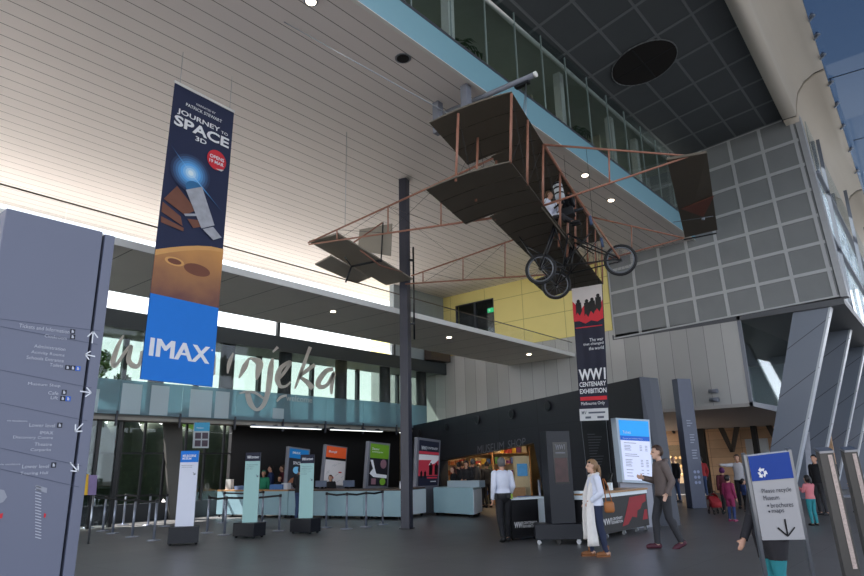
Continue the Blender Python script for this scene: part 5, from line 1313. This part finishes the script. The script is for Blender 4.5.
SH_b = mat('black_shoe', (20, 20, 22), .5); SH_m = mat('maroon_shoe', (74, 30, 44), .6)
def wpt(root, k, q): return None
# guard
person('man in white shirt and black trousers seen from behind at the low black desk', onz(505, 541.5, 0), AWAY+.25, 1.66, dict(anL=(-.17, .1, .1), knL=(-.02, .1, .5), tiltL=.35, anR=(.06, -.1, .085), knR=(.05, -.1, .5), elL=(-.06, .225, 1.14), wrL=(.02, .23, .88), elR=(-.04, -.225, 1.14), wrR=(.12, -.2, .95)), C_wh, C_blk, SH_b, H_gr, width=1.0, voxel=.0125, hem=.96)
gp = onz(502.5, 541.5, 0)
# belt with a pouch belongs to the guard
g_root = [o for o in COL.objects if o.name.startswith('person')][-1]
kg = 1.66/1.75; mb = MB()
ring = [[(math.cos(a)*.137*kg-.005, math.sin(a)*.19*kg, z*kg) for a in np.linspace(0, 2*math.pi, 24, endpoint=False)] for z in (.955, 1.0)]
mb.loft(ring, caps=False); mb.box((-.15*kg, -.07, .95*kg), (.04, .09, .1)).box((-.06, .19*kg, .94*kg), (.08, .04, .12)); mb.build('belt', M_black, g_root, local=True)
mb = MB().box((-.13*kg, -.14, .93*kg), (.03, .05, .1)); mb.build('pouch', mat('lime_tag', (150, 176, 60), .6), g_root, local=True)
# woman with long white scarf
wl = onz(600, 556.5, 0)
w_root, kw = person('woman in white top, long cream scarf and navy jeans standing side on at the counter', wl, LEFT+.05, 1.57, dict(anL=(-.1, .08, .1), knL=(-.03, .09, .5), anR=(.13, -.09, .1), knR=(.1, -.09, .5), elL=(-.05, .21, 1.13), wrL=(.12, .14, 1.0), elR=(-.05, -.21, 1.13), wrR=(.12, -.14, .98), tiltL=.1, tiltR=.1), C_wh, C_navy, None, H_bl, SKINP, width=.92, voxel=.0125, hem=.9, long_hair=.24)
M_boot = mat('tan_suede_boot', (128, 82, 48), .7, var=.15, scale=20)
for (x, y) in ((-.1, .08), (.13, -.09)):
    mb = MB(); rings = []
    for z, r, ox in ((.2, .058, -.005), (.13, .056, 0), (.08, .054, .01)): rings.append([((x+ox+r*math.cos(a))*kw, (y+r*.85*math.sin(a))*kw, z*kw) for a in np.linspace(0, 2*math.pi, 14, endpoint=False)])
    mb.loft(rings); mb.ball(((x+.08)*kw, y*kw, .05*kw), .12*kw, .05*kw, .045*kw); mb.box(((x-.035)*kw, y*kw, .035*kw), (.05, .06, .07)); mb.box(((x+.08)*kw, y*kw, .01*kw), (.2, .08, .02)); mb.build('boot', M_boot, w_root, local=True)
C_scf = cloth_m('cream_scarf', (224, 219, 214))
for s, zb2 in ((1, .2), (-1, .3)):
    rings = []
    for i in range(13):
        t_ = i/12; z = 1.47-(1.47-zb2)*t_; x = .02+.13*min(1, t_*3)**.8; y = s*(.075+.05*min(1, t_*3)); w_ = .03+.012*t_; th_ = .035+.075*t_
        rings.append([((x+th_*math.cos(a)*(1+.1*math.sin(3*a+i)))*kw, (y+w_*math.sin(a)*(1+.3*math.sin(5*a)))*kw, z*kw) for a in np.linspace(0, 2*math.pi, 20, endpoint=False)])
    mb = MB(); mb.loft(rings); mb.build('scarf_end', C_scf, w_root, local=True)
mb = MB(); mb.torus((-.01*kw, 0, 1.465*kw), (.25, 0, 1), .085*kw, .032*kw, n=20); mb.build('scarf_loop', C_scf, w_root, local=True)
mb = MB().tube((.07*kw, -.07*kw, 1.7*kw), (.07*kw, .07*kw, 1.7*kw), .018*kw); mb.build('sunglasses', M_black, w_root, local=True)
hb = wl+CR*.2-CF*.12+[0, 0, .7]
t = thing('handbag', 'small tan leather handbag hanging at the woman with the cream scarf', 'handbag', hb)
mb = MB().loft([[hb+np.array([0, 0, z])+CR*rx*math.cos(a)+CF*ry*math.sin(a) for a in np.linspace(0, 2*math.pi, 16, endpoint=False)] for z, rx, ry in ((0, .07, .04), (.03, .09, .05), (.15, .085, .045), (.18, .06, .03))]); mb.build('bag_body', M_gold, t)
mb = MB().path([hb+[0, 0, .16]+CR*.05, hb+[0, 0, .42]+CR*.02+CF*.06, hb+[0, 0, .55]-CR*.03+CF*.09], .009).path([hb+[0, 0, .16]-CR*.05, hb+[0, 0, .42]-CR*.04+CF*.06, hb+[0, 0, .55]-CR*.05+CF*.09], .009); mb.build('strap', M_gold, t)
# man in hoodie
ml = onz(669, 548.5, 0)
m_root, km = person('young man in taupe hoodie and charcoal jeans walking left past the price board', ml, LEFT+.05, 1.8, dict(anL=(-.2, .08, .12), knL=(-.02, .1, .52), tiltL=.45, anR=(.16, -.09, .085), knR=(.14, -.1, .5), elR=(.02, -.22, 1.13), wrR=(.27, -.16, 1.19), curlR=.9, elL=(-.1, .22, 1.13), wrL=(.02, .22, .92), head=(.03, 0, 1.625), thumbR=(0, .4, 1)), C_hood, C_char, SH_m, H_br, SKINP, voxel=.0125, hem=.88, shirt_name='hoodie')
mb = MB(); mb.torus((-.05*km, 0, 1.46*km), (.45, 0, 1), .085*km, .035*km, n=18); mb.build('hood', C_hood, m_root, local=True)
# far people right of the counter
person('man in dark jacket and jeans standing beyond the couple near the timber wall', onz(678, 502, 0), LEFT+.5, 1.72, None, C_blk, C_jean, SH_b, None, width=1.1, voxel=.02, hem=.88)
person('person in red top and jeans half hidden behind the slate pylon', onz(705, 497.5, 0), AWAY, 1.7, dict(elR=(-.02, -.26, 1.13)), C_red, C_jean, SH_b, H_dk, voxel=.022)
person('adult in purple hat and dark coat behind the red stroller', onz(727.5, 513, 0), AWAY-.3, 1.3, None, C_mar, C_blk, SH_b, mat('purple_hat', (92, 40, 88), .8), voxel=.022, head=1.12, hem=.7)
person('child in long magenta coat standing beside the red stroller', onz(733, 521.5, 0), RIGHT+.6, 1.13, None, C_mag, C_dblue, mat('magenta_shoe', (150, 40, 90), .6), H_dk, voxel=.022, head=1.25, hem=.55, shirt_name='coat')
person('woman with arm stretched out to the left beyond the recycling sign', onz(744, 508.5, 0), LEFT+.9, 1.7, dict(elR=(.16, -.3, 1.4), wrR=(.32, -.5, 1.42), elL=(.0, .25, 1.14)), cloth_m('pale_top', (186, 184, 188)), C_blk, SH_b, H_dk, voxel=.022)
person('small child in blue jacket half hidden behind the recycling sign', onz(747, 512, 0), RIGHT, .95, None, C_dblue, C_blk, SH_b, H_dk, voxel=.024, head=1.3)
person('little girl in pink top and teal trousers seen from behind at right', onz(815, 525.5, 0), AWAY+.3, 1.12, dict(elL=(.08, .22, 1.2), wrL=(.25, .15, 1.3), elR=(.08, -.22, 1.2), wrR=(.25, -.15, 1.3)), C_pink, C_teal, SH_b, H_dk, voxel=.018, head=1.2, hem=.92, long_hair=.2)
person('person in black jacket partly hidden behind the nearer brochure stand', onz(824, 515, 0), LEFT+.4, 1.62, None, C_blk, C_dk, SH_b, H_dk, voxel=.022)
person('person in black jacket with red edge between the two brochure stands', onz(840, 514, 0), AWAY+.6, 1.62, dict(elL=(0, .28, 1.14)), C_blk, C_jean, SH_b, H_br, width=1.15, voxel=.022)
person('person in maroon top at the right edge beyond the farther brochure stand', onz(862, 513, 0), LEFT, 1.66, None, C_mar, C_dk, SH_b, H_br, voxel=.022)
rl = fdep(772, 640, 5.9)*[1, 1, 0]; rl = onz(783, 460+1.5*640/6.1, 0)
person('person in dark jacket and teal trousers bending just behind the recycling sign', rl, LEFT+.15, 1.46, dict(elR=(.06, -.25, 1.12), wrR=(.26, -.16, .86), elL=(-.06, .25, 1.14), wrL=(-.03, .04, 1.02), head=(.06, 0, 1.58), chest=(.02, 0, 1.27)), cloth_m('dark_grey_jacket', (42, 40, 44)), C_teal, SH_b, H_dk, voxel=.016, head=1.0, width=1.6, hem=.64, shirt_name='jacket')
# stroller
sp = onz(716.5, 514, 0)
t = thing('stroller', 'red stroller with small dark wheels in front of the purple hatted adult', 'stroller', sp)
kq = .66; sx, sy, UZ = CR*kq, CF*kq, UP*kq
MB().loft([[sp+sx*(x+.0)+sy*y+UZ*z for x, y, z in ((-.2, -.2, .28), (.2, -.2, .28), (.22, .25, .3), (-.18, .25, .3))], [sp+sx*x+sy*y+UZ*z for x, y, z in ((-.22, -.24, .5), (.2, -.24, .5), (.26, .3, .75), (-.16, .3, .75))]]).build('seat', C_red, t)
MB().loft([[sp+sx*(.02+.22*math.cos(a))+sy*(.1+.0)+UZ*(.62+.26*math.sin(a)) for a in np.linspace(0, math.pi, 9)], [sp+sx*(.02+.22*math.cos(a))+sy*.38+UZ*(.6+.2*math.sin(a)) for a in np.linspace(0, math.pi, 9)]], closed=False, caps=False).build('canopy', C_red, t)
mb = MB().tube(sp+sx*-.2+sy*.3+UZ*.12, sp+sx*.1+sy*.45+UZ*.95, .014).tube(sp+sx*.2+sy*.3+UZ*.12, sp+sx*.24+sy*.45+UZ*.95, .014).tube(sp+sx*.1+sy*.45+UZ*.95, sp+sx*.24+sy*.45+UZ*.95, .016).tube(sp-sx*.2-sy*.25+UZ*.1, sp-sx*.18+sy*.2+UZ*.5, .012).tube(sp+sx*.2-sy*.25+UZ*.1, sp+sx*.2+sy*.2+UZ*.5, .012); mb.build('frame', M_blackm, t)
for ux_ in (-.2, .2):
    for uy_ in (-.25, .3): p = sp+sx*ux_+sy*uy_+UZ*.085; MB().torus(p, sx, .055, .013, n=16, k=6).build('wheel', M_tyre, t)
# seat bench far right
bb = onz(848, 511, 0); t = thing('bench', 'low grey bench between and behind the brochure stands', 'bench', bb)
MB().box(bb+[0, 0, .43], (1.6, .5, .07), CR, CF).build('seat', M_greyst, t)
for s in (-.6, .6): MB().box(bb+CR*s+[0, 0, .2], (.08, .45, .4), CR, CF).build('leg', M_greyst, t)
# counter visitors and staff
sit = dict(pelvis=(0, 0, .5), waist=(.03, 0, .66), chest=(.06, 0, .86), neck=(.08, 0, 1.05), head=(.12, 0, 1.2), shL=(.07, .175, .99), shR=(.07, -.175, .99), elL=(.15, .22, .75), elR=(.15, -.22, .75), wrL=(.33, .16, .86), wrR=(.33, -.16, .86), hipL=(0, .09, .5), hipR=(0, -.09, .5), knL=(.42, .1, .5), knR=(.42, -.1, .5), anL=(.42, .1, .085), anR=(.42, -.1, .085))
def cpos(d, off): q = ca+cd*(Lc*d)+cn*off; return np.array([q[0], q[1], 0])
inn = yaw_of(np.array([cn[0], cn[1], 0])); out = inn+math.pi
def at_x(px, Y): p = ony(px, 480, Y); return np.array([p[0], p[1], 0])
p = at_x(263.5, 20.3); person('staff member in green top at the timber counter right of the middle totem', p, out+.4, 1.5, None, C_grn, C_blk, SH_b, mat('teal_hair_wrap', (40, 120, 96), .7), voxel=.024, head=1.05)
person('visitor in dark blue top behind the timber counter left of the blue poster', at_x(270.5, 20.8), LEFT+.2, 1.68, None, C_dblue, C_blk, SH_b, H_dk, voxel=.024)
person('visitor in maroon top behind the timber counter left of the blue poster', at_x(282, 20.8), LEFT+.4, 1.68, None, C_mar, C_blk, SH_b, H_br, voxel=.024)
person('staff member in black leaning over papers left of the blue poster', at_x(279.8, 19.7), out+.2, 1.3, None, C_blk, C_blk, SH_b, H_br, voxel=.022, head=1.05)
person('staff member with dark red hair in front of the orange poster', at_x(330.5, 17.5), out+.3, 1.3, None, C_blk, C_blk, SH_b, mat('auburn_hair', (84, 40, 36), .6), voxel=.02, head=1.08, long_hair=.25)
person('visitor in dark top and jeans standing at the counter half behind the rightmost totem', onz(299, 521.5, 0), inn, 1.6, dict(wrL=(.25, .2, .98), wrR=(.25, -.2, .98)), C_blk, C_jean, SH_b, H_dk, voxel=.02)
# shop visitors
def shop(px, dep, **kw): p = fdep(px, 480, dep); return np.array([p[0], p[1], 0])
person('woman with long brown hair in dark top sitting behind the corner counter', shop(453.5, 22.6), LEFT+.3, 1.5, None, C_blk, C_blk, SH_b, mat('auburn_hair', (84, 40, 36), .6), SKINP, voxel=.02, long_hair=.4)
person('man in black shirt looking down in front of the shop opening', shop(467, 22.0), TOWARD-.5, 1.68, dict(nod=.35, elL=(.04, .26, 1.16), wrL=(.24, .08, 1.1), elR=(.04, -.26, 1.16), wrR=(.24, -.08, 1.1)), C_blk, C_blk, SH_b, H_dk, width=1.12, voxel=.018)
person('grey haired man in dark jacket standing inside the shop opening', shop(473.5, 23.5), AWAY, 1.76, None, C_dk, C_dk, SH_b, H_gr, width=1.1, voxel=.022)
person('man in dark suit walking into the shop left of the guard', onz(488.5, 507.5, 0), AWAY+.2, 1.66, dict(anL=(-.16, .1, .1), knL=(0, .1, .5), tiltL=.3), C_blk, C_blk, SH_b, H_dk, voxel=.02, hem=.82, shirt_name='jacket')
person('shopper in black beside the red poster lightbox', shop(459, 23.8), AWAY+.5, 1.66, None, C_blk, C_blk, SH_b, H_dk, voxel=.024)
person('shopper in maroon at the left of the shop opening', shop(462.5, 25), AWAY, 1.7, None, C_mar, C_dk, SH_b, H_br, voxel=.024)
person('shopper in grey between the suited man and the shelves', shop(480, 24.5), AWAY-.6, 1.62, None, C_dk, C_dk, SH_b, H_bl, voxel=.024)
# pilot mannequin
pp = lw(4.1, .36, .37); yw = yaw_of(-Cd*[1, 1, 0])
seat_pose = dict(sit); sc_ = 1.5/1.75
r_, k_ = person('pilot mannequin in white shirt and flat cap seated on the lower wing of the aeroplane', (pp-[0, 0, .4*sc_]), yw, 1.5, {**sit, 'anL': (.72, .1, .3), 'anR': (.72, -.1, .3), 'knL': (.4, .1, .52), 'knR': (.4, -.1, .52)}, C_wh, C_dk, SH_b, mat('brown_cap', (96, 72, 52), .8), voxel=.018, name='pilot_mannequin', hem=.5)
r_['category'] = 'mannequin'
# ================================================================== shop fittings
GOODS = [mat('goods_%d' % i, c, .6) for i, c in enumerate(((170, 60, 50), (210, 170, 60), (70, 120, 60), (60, 90, 150), (200, 190, 170), (150, 90, 50), (110, 60, 110), (190, 110, 60)))]
shnames = ['left', 'middle', 'right']
for i, (px, dep, w_) in enumerate(((447, 27.5, 1.6), (489, 27.2, 1.6), (512, 26.0, 1.5))):
    b = shop(px, dep); t = thing('display_shelf', 'timber shop shelving full of goods, %s one seen through the shop opening' % shnames[i], 'shelf', b, group='shelves in the shop')
    MB().box(b+CF*.2+[0, 0, 1.1], (w_, .04, 2.2), CR, CF).build('back_panel', M_shop, t)
    for s in (-1, 1): MB().box(b+CR*s*w_/2+[0, 0, 1.1], (.04, .42, 2.2), CR, CF).build('side_panel', M_timber, t)
    for j in range(5):
        MB().box(b+[0, 0, .3+.42*j], (w_-.05, .4, .03), CR, CF).build('shelf', M_timber, t)
        x = -w_/2+.08; q = 0
        while x < w_/2-.2:
            ww = random.uniform(.12, .26); hh = random.uniform(.12, .3)
            if random.random() < .85:
                o = MB().box(b+CR*(x+ww/2)+[0, 0, .316+.42*j+hh/2], (ww*.9, .22, hh), CR, CF).build('shop_goods', random.choice(GOODS), bevel=.01)
                tag(o, 'small coloured box of goods on the %s timber shelf in the shop' % shnames[i], 'goods', 'goods on the %s shop shelf' % shnames[i])
            x += ww
b = shop(525, 19.0)
bl_ = thing('blue_bin', 'bright blue tub at the right jamb of the shop opening behind the guard', 'tub', b)
MB().lathe(b, [(.2, 0), (.24, .55), (.26, .56), (.26, .6), (.22, .6)], n=18).build('tub', mat('bright_blue_plastic', (28, 96, 176), .4), bl_)
MB().torus(b+[0, 0, .6], (0, 0, 1), .25, .015).build('rim', mat('blue_plastic_rim', (24, 84, 160), .4), bl_)
t = thing('shop_stand', 'tall cream display stand with a blue picture at the right of the shop opening', 'display stand', shop(522, 21.5)); b = shop(522, 21.5)
MB().box(b+[0, 0, .9], (.5, .4, 1.8), CR, CF).build('body', M_shop, t); MB().box(b-CF*.21+[0, 0, 1.35], (.34, .02, .4), CR, CF).build('picture', mat('blue_picture', (60, 116, 160), .5, var=.4, emit=.3), t)
MB().box(b-CF*.5-CR*.35+[0, 0, .4], (.7, .45, .8), CR, CF).build('plinth', M_timber, t)
t = thing('steel_post', 'thin steel post at the right of the shop opening behind the white desk side', 'post', onz(541.5, 522, 0)); b = onz(541.5, 522, 0)
MB().tube(b, b+[0, 0, 1.1], .035).build('pole', M_post, t); MB().lathe(b, [(.14, 0), (.14, .015), (.04, .03)]).build('base', M_post, t)
for i, (px, dep) in enumerate(((450, 25.5), (468, 25), (490, 24.5), (505, 23.5), (517, 22.5))):
    b = shop(px, dep); z = 2.88
    t = thing('ceiling_light', 'warm round ceiling lamp inside the shop, %s from the left' % ['first', 'second', 'third', 'fourth', 'fifth'][i], 'ceiling light', b+[0, 0, z], group='warm lamps in the shop ceiling')
    MB().lathe(b+[0, 0, z], [(.16, 0), (.16, .02), (.13, .12)], n=16).build('housing', M_blackm, t)
    MB().lathe(b+[0, 0, z-.01], [(.13, 0), (.13, .012)], n=16).build('lamp', mat('warm_lamp', (255, 206, 150), .4, var=0, emit=110, emit_rgb=(255, 222, 178)), t)
# ================================================================== entry recess right
for i, (px, y) in enumerate(((662, 430), (672, 430), (712, 431), (721, 431), (735, 431))):
    p = onz(px, y-4, 3.3); t = thing('spotlight', 'small black spotlight under the entry soffit, %s from the left' % ['first', 'second', 'third', 'fourth', 'fifth'][i], 'spotlight', p, group='black spotlights before the timber wall')
    MB().tube(p, p-[0, 0, .14], .02).build('stem', M_blackm, t); MB().tube(p-[.0, 0, .16], p-[-.15, 0, .34], .08, .07, n=12).build('lamp_can', M_blackm, t)
t = thing('glass_case', 'lit glass display case against the timber wall left of the pylon', 'display case', (32.9, 12.2, 0))
MB().span((32.6, 11.4, 0), (33.2, 13.2, .5)).build('plinth', M_dkgrey, t)
MB().span((32.6, 11.4, .501), (33.2, 13.2, 2.3)).build('glass_box', G_win, t)
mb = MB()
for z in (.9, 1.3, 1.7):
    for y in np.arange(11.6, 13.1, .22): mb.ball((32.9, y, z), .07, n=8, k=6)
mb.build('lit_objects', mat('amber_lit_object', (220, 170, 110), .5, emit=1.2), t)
t = thing('wall_poster', 'pale poster panel on the timber wall behind the woman with outstretched arm', 'poster', (33.9, 8.6, 1.2)); MB().span((33.9, 8.2, .9), (33.97, 9.2, 2.5)).build('panel', mat('pale_poster_panel', (196, 200, 204), .5), t); MB().span((33.88, 8.3, 1.0), (33.899, 9.1, 1.4)).build('caption', mat('poster_caption_grey', (120, 124, 130), .5), t)
for i, (x, y) in enumerate(((714.5, 391), (715.5, 399.5))):
    p = onx(x, y, XE-.0); t = thing('security_camera', ['upper', 'lower'][i]+' of two small dark security cameras on the grey wall panels', 'security camera', p, group='security cameras')
    MB().box(p-[.05, 0, 0], (.14, .08, .06)).build('bracket', M_blackm, t); MB().tube(p-[.14, -.14, -.0], p-[.2, .16, .03], .07, .08, n=12).build('camera_body', M_greyst, t)
t = thing('banner_stand', 'narrow pale banner stand between the fins beyond the little girl', 'banner stand', onz(807, 500, 0)); f = facepx([(804, 432), (809, 432), (813, 476), (807, 476)], lambda x, y: onx(x, y, 24.9))
mb = MB(); f.slab(mb, .03); mb.build('panel', mat('pale_banner', (176, 178, 188), .6, var=.3, scale=5), t); mb = MB().tube(f.p(.5, 0), f.p(.5, 0)*[1, 1, 0], .03); mb.build('pole', M_blackm, t)
# strip lights under the mezzanine edge
for i, (x0_, x1_) in enumerate(((250, 322), (330, 383))):
    a = ony(x0_, 427.5, YF-.3); b = ony(x1_, 429.5, YF-.3); z = 2.98
    t = thing('strip_light', ['left', 'right'][i]+' pale strip lamp under the mezzanine edge', 'strip light', (a+b)/2*[1, 1, 0]+[0, 0, z], group='strip lamps under the mezzanine')
    MB().span((a[0], YF-.34, z), (b[0], YF-.22, z+.05)).build('tray', M_steel, t); MB().span((a[0]+.05, YF-.33, z-.02), (b[0]-.05, YF-.24, z-.001)).build('tube', mat('cool_tube', (240, 244, 240), .4, var=0, emit=1.6), t)
    mb = MB()
    for q in np.linspace(a[0]+.2, b[0]-.2, 4): mb.span((q-.02, YF-.3, z+.05), (q+.02, YF-.05, z+.1))
    mb.build('bracket', M_char, t)
# round balcony ceiling fittings, their glow added to brighten the room
for i, x in enumerate((8.6, 11.5, 14.2, 17.2, 20.2, 22.8)):
    t = thing('ceiling_light', 'round fitting with added glow in the upper balcony ceiling, %s from the near end' % ['first', 'second', 'third', 'fourth', 'fifth', 'sixth'][i], 'ceiling light', (x, 9.6, 12.74), group='fittings with added glow in the balcony ceiling')
    MB().lathe((x, 9.6, 12.7), [(.2, 0), (.2, .045)], n=16).build('housing', M_steel, t); MB().lathe((x, 9.6, 12.688), [(.17, 0), (.17, .011)], n=16).build('lamp', mat('added_lamp_glow', (255, 246, 225), .4, var=0, emit=14, emit_rgb=(255, 246, 222)), t)
ex_ = onx(490, 310, XE-.01); t = thing('exit_sign', 'small green exit sign in the window of the yellow wall', 'exit sign', ex_)
MB().box(ex_+[.06, 0, 0], (.06, .34, .2)).build('sign_box', mat('green_exit_glow', (40, 170, 110), .4, emit=.6), t); MB().box(ex_+[.028, .05, 0], (.002, .08, .1)).build('exit_mark', M_ink, t)
t = thing('ceiling_light', 'round lamp added above the stair to brighten the glass beside the fins', 'ceiling light', (28.5, 7.6, 6.28)); MB().lathe((28.5, 7.6, 6.2), [(.3, 0), (.3, .07)], n=16).build('housing', M_steel, t); MB().lathe((28.5, 7.6, 6.18), [(.27, 0), (.27, .015)], n=16).build('lamp', mat('added_lamp_glow', (255, 246, 225)), t)  # lamp added to brighten the stair behind the glass
# balcony palms and outdoor trees
M_leaf = mat('palm_leaf', (64, 92, 56), .6, var=.3, scale=5)
def palm(p, h, label):
    t = thing('potted_palm', label, 'potted palm', p); p = np.asarray(p, float)
    MB().lathe(p, [(.16, 0), (.22, .36), (.2, .38)], n=16).build('pot', M_char, t); MB().tube(p+[0, 0, .3], p+[0, 0, h*.6], .035, .025).build('trunk', M_timber, t)
    mb = MB(); c = p+[0, 0, h*.6]
    for k in range(11):
        a = 2*math.pi*k/11+.3; L_ = random.uniform(.5, .75); pts = [c+np.array([math.cos(a)*L_*q, math.sin(a)*L_*q, .45*math.sin(q*2.4)*.8]) for q in np.linspace(0, 1, 8)]
        for i in range(7):
            d = _nv(pts[i+1]-pts[i]); sdv = _nv(np.cross(d, UP))
            for s in (1, -1): mb.slab([pts[i], pts[i+1], pts[i+1]+sdv*s*.16-[0, 0, .09]], (0, 0, .004))
    mb.build('fronds', M_leaf, t)
pq = ony(468, 38, 8.0); palm((pq[0], 8.35, 10.1), 1.7, 'potted palm behind the upper balcony glass above the steel column')
pq = ony(584, 128, 8.0); palm((pq[0], 8.35, 10.1), 2.0, 'potted palm behind the upper balcony glass above the aeroplane engine')
pq = onx(477, 330, XE+1); palm((pq[0], pq[1], 6.95), 1.2, 'potted plant behind the window in the yellow wall')
M_fol = [mat('tree_foliage_%s' % n, c, .7, var=.35, scale=3) for n, c in (('deep', (58, 84, 44)), ('mid', (92, 122, 60)), ('pale', (140, 160, 92)))]
M_bark = mat('bark', (84, 72, 60), .8, var=.3)
def tree(x, y, h, r, m_, label, n=1500):
    t = thing('tree', label, 'tree', (x, y, -.02), group='trees outside the glass'); c = np.array([x, y, 0.])
    mb = MB().tube(c-[0, 0, .02], c+[0, 0, h*.6], .16, .09)
    for k in range(5): a = k*1.3; mb.tube(c+[0, 0, h*(.35+.05*k)], c+[math.cos(a)*r*.5, math.sin(a)*r*.5, h*(.55+.05*k)], .06, .03, n=6)
    mb.build('trunk', M_bark, t)
    mb = MB(); cl = [(random.gauss(0, r*.45), random.gauss(0, r*.45), h*random.uniform(.35, .95), random.uniform(.4, .8)) for _ in range(16)]
    for _ in range(n):
        q = random.choice(cl); v = _nv(np.random.RandomState(random.randint(0, 10**6)).normal(size=3))*q[3]*random.uniform(.5, 1)
        p = c+[q[0]+v[0], q[1]+v[1], max(.3, q[2]+v[2])]; a = _nv(np.array([random.gauss(0, 1) for _ in range(3)])); b_ = _nv(np.cross(a, [.3, .5, .8])); s = .13
        mb.poly([p-a*s, p+b_*s*.6, p+a*s, p-b_*s*.6])
    mb.build('foliage', m_, t)
for i, (x, y, h, r, m_, l_) in enumerate(((6.5, 27, 7, 2., 0, 'deep green tree outside the glass nearest the directory pylon'), (10.2, 29, 8, 2.2, 1, 'mid green tree outside the glass left of the cinema banner'), (13.6, 31, 6, 2., 0, 'deep green tree outside the glass hidden partly by the cinema banner'), (17.5, 30, 4.6, 1.8, 1, 'low mid green tree outside beyond the brush script'), (22.5, 32, 4.5, 1.8, 0, 'low deep green tree outside beyond the right end of the script'), (2.2, 26.6, 4.8, 1.2, 2, 'pale green small tree outside close behind the directory pylon'), (16.0, 27.4, 4.0, 1.1, 1, 'small mid green tree outside behind the j of the script'))):
    tree(x, y, h, r, M_fol[m_], l_)
struct('wall_outer', MB().span((60, -20, 0), (60.3, 40, 5)), mat('outer_wall_grey', (120, 124, 128), .7))
# ================================================================== daylight
sun_d = D.lights.new('sun', 'SUN'); sun_d.energy = 16.0; sun_d.angle = .01; sun_d.color = (1, .95, .92)
sun = D.objects.new('sun', sun_d); COL.objects.link(sun)
dv = Vector((.28, -.55, -.8)).normalized(); sun.rotation_euler = dv.to_track_quat('-Z', 'Y').to_euler()
W = D.worlds.new('sky'); SC.world = W; W.use_nodes = True; t = NT(W)
bg = t.n['Background']; tc = t.new('ShaderNodeTexCoord'); sx_ = t.new('ShaderNodeSeparateXYZ'); t.l.new(tc.outputs['Generated'], sx_.inputs[0])
hz_f = t.math('POWER', t.math('SUBTRACT', 1., t.math('MAXIMUM', sx_.outputs[2], 0.)), 2.)
north = t.math('MINIMUM', t.math('MAXIMUM', t.math('MULTIPLY_ADD', sx_.outputs[1], .8, .5), 0.), 1.)
hzc = t.mix(north, (1.2, 1.27, 1.36, 1), (1.8, 1.8, 1.76, 1))     # bright overcast over the forecourt, hazy white towards the sun
colr = t.mix(hz_f, (.26, .36, .58, 1), hzc)
low = t.math('LESS_THAN', sx_.outputs[2], -.01); colr = t.mix(low, colr, (.3, .3, .3, 1))
nz = t.new('ShaderNodeTexNoise'); nz.inputs['Scale'].default_value = 2.2; nz.inputs['Detail'].default_value = 5; t.l.new(tc.outputs['Generated'], nz.inputs['Vector'])
cl = t.math('MULTIPLY', t.math('MAXIMUM', t.math('SUBTRACT', nz.outputs['Fac'], .52), 0.), 1.5)
colr = t.mix(cl, colr, (1., 1.03, 1.08, 1))
t.l.new(colr, bg.inputs['Color']); bg.inputs['Strength'].default_value = 1.6
SC.view_settings.view_transform = 'Standard'; SC.view_settings.look = 'None'; SC.view_settings.gamma = 1; SC.view_settings.use_curve_mapping = False
SC.view_settings.exposure = .55
SC.cycles.use_denoising = True
SC.cycles.max_bounces = 10; SC.cycles.diffuse_bounces = 6; SC.cycles.transparent_max_bounces = 24; SC.cycles.caustics_reflective = False; SC.cycles.caustics_refractive = False
SC.cycles.sample_clamp_indirect = 6
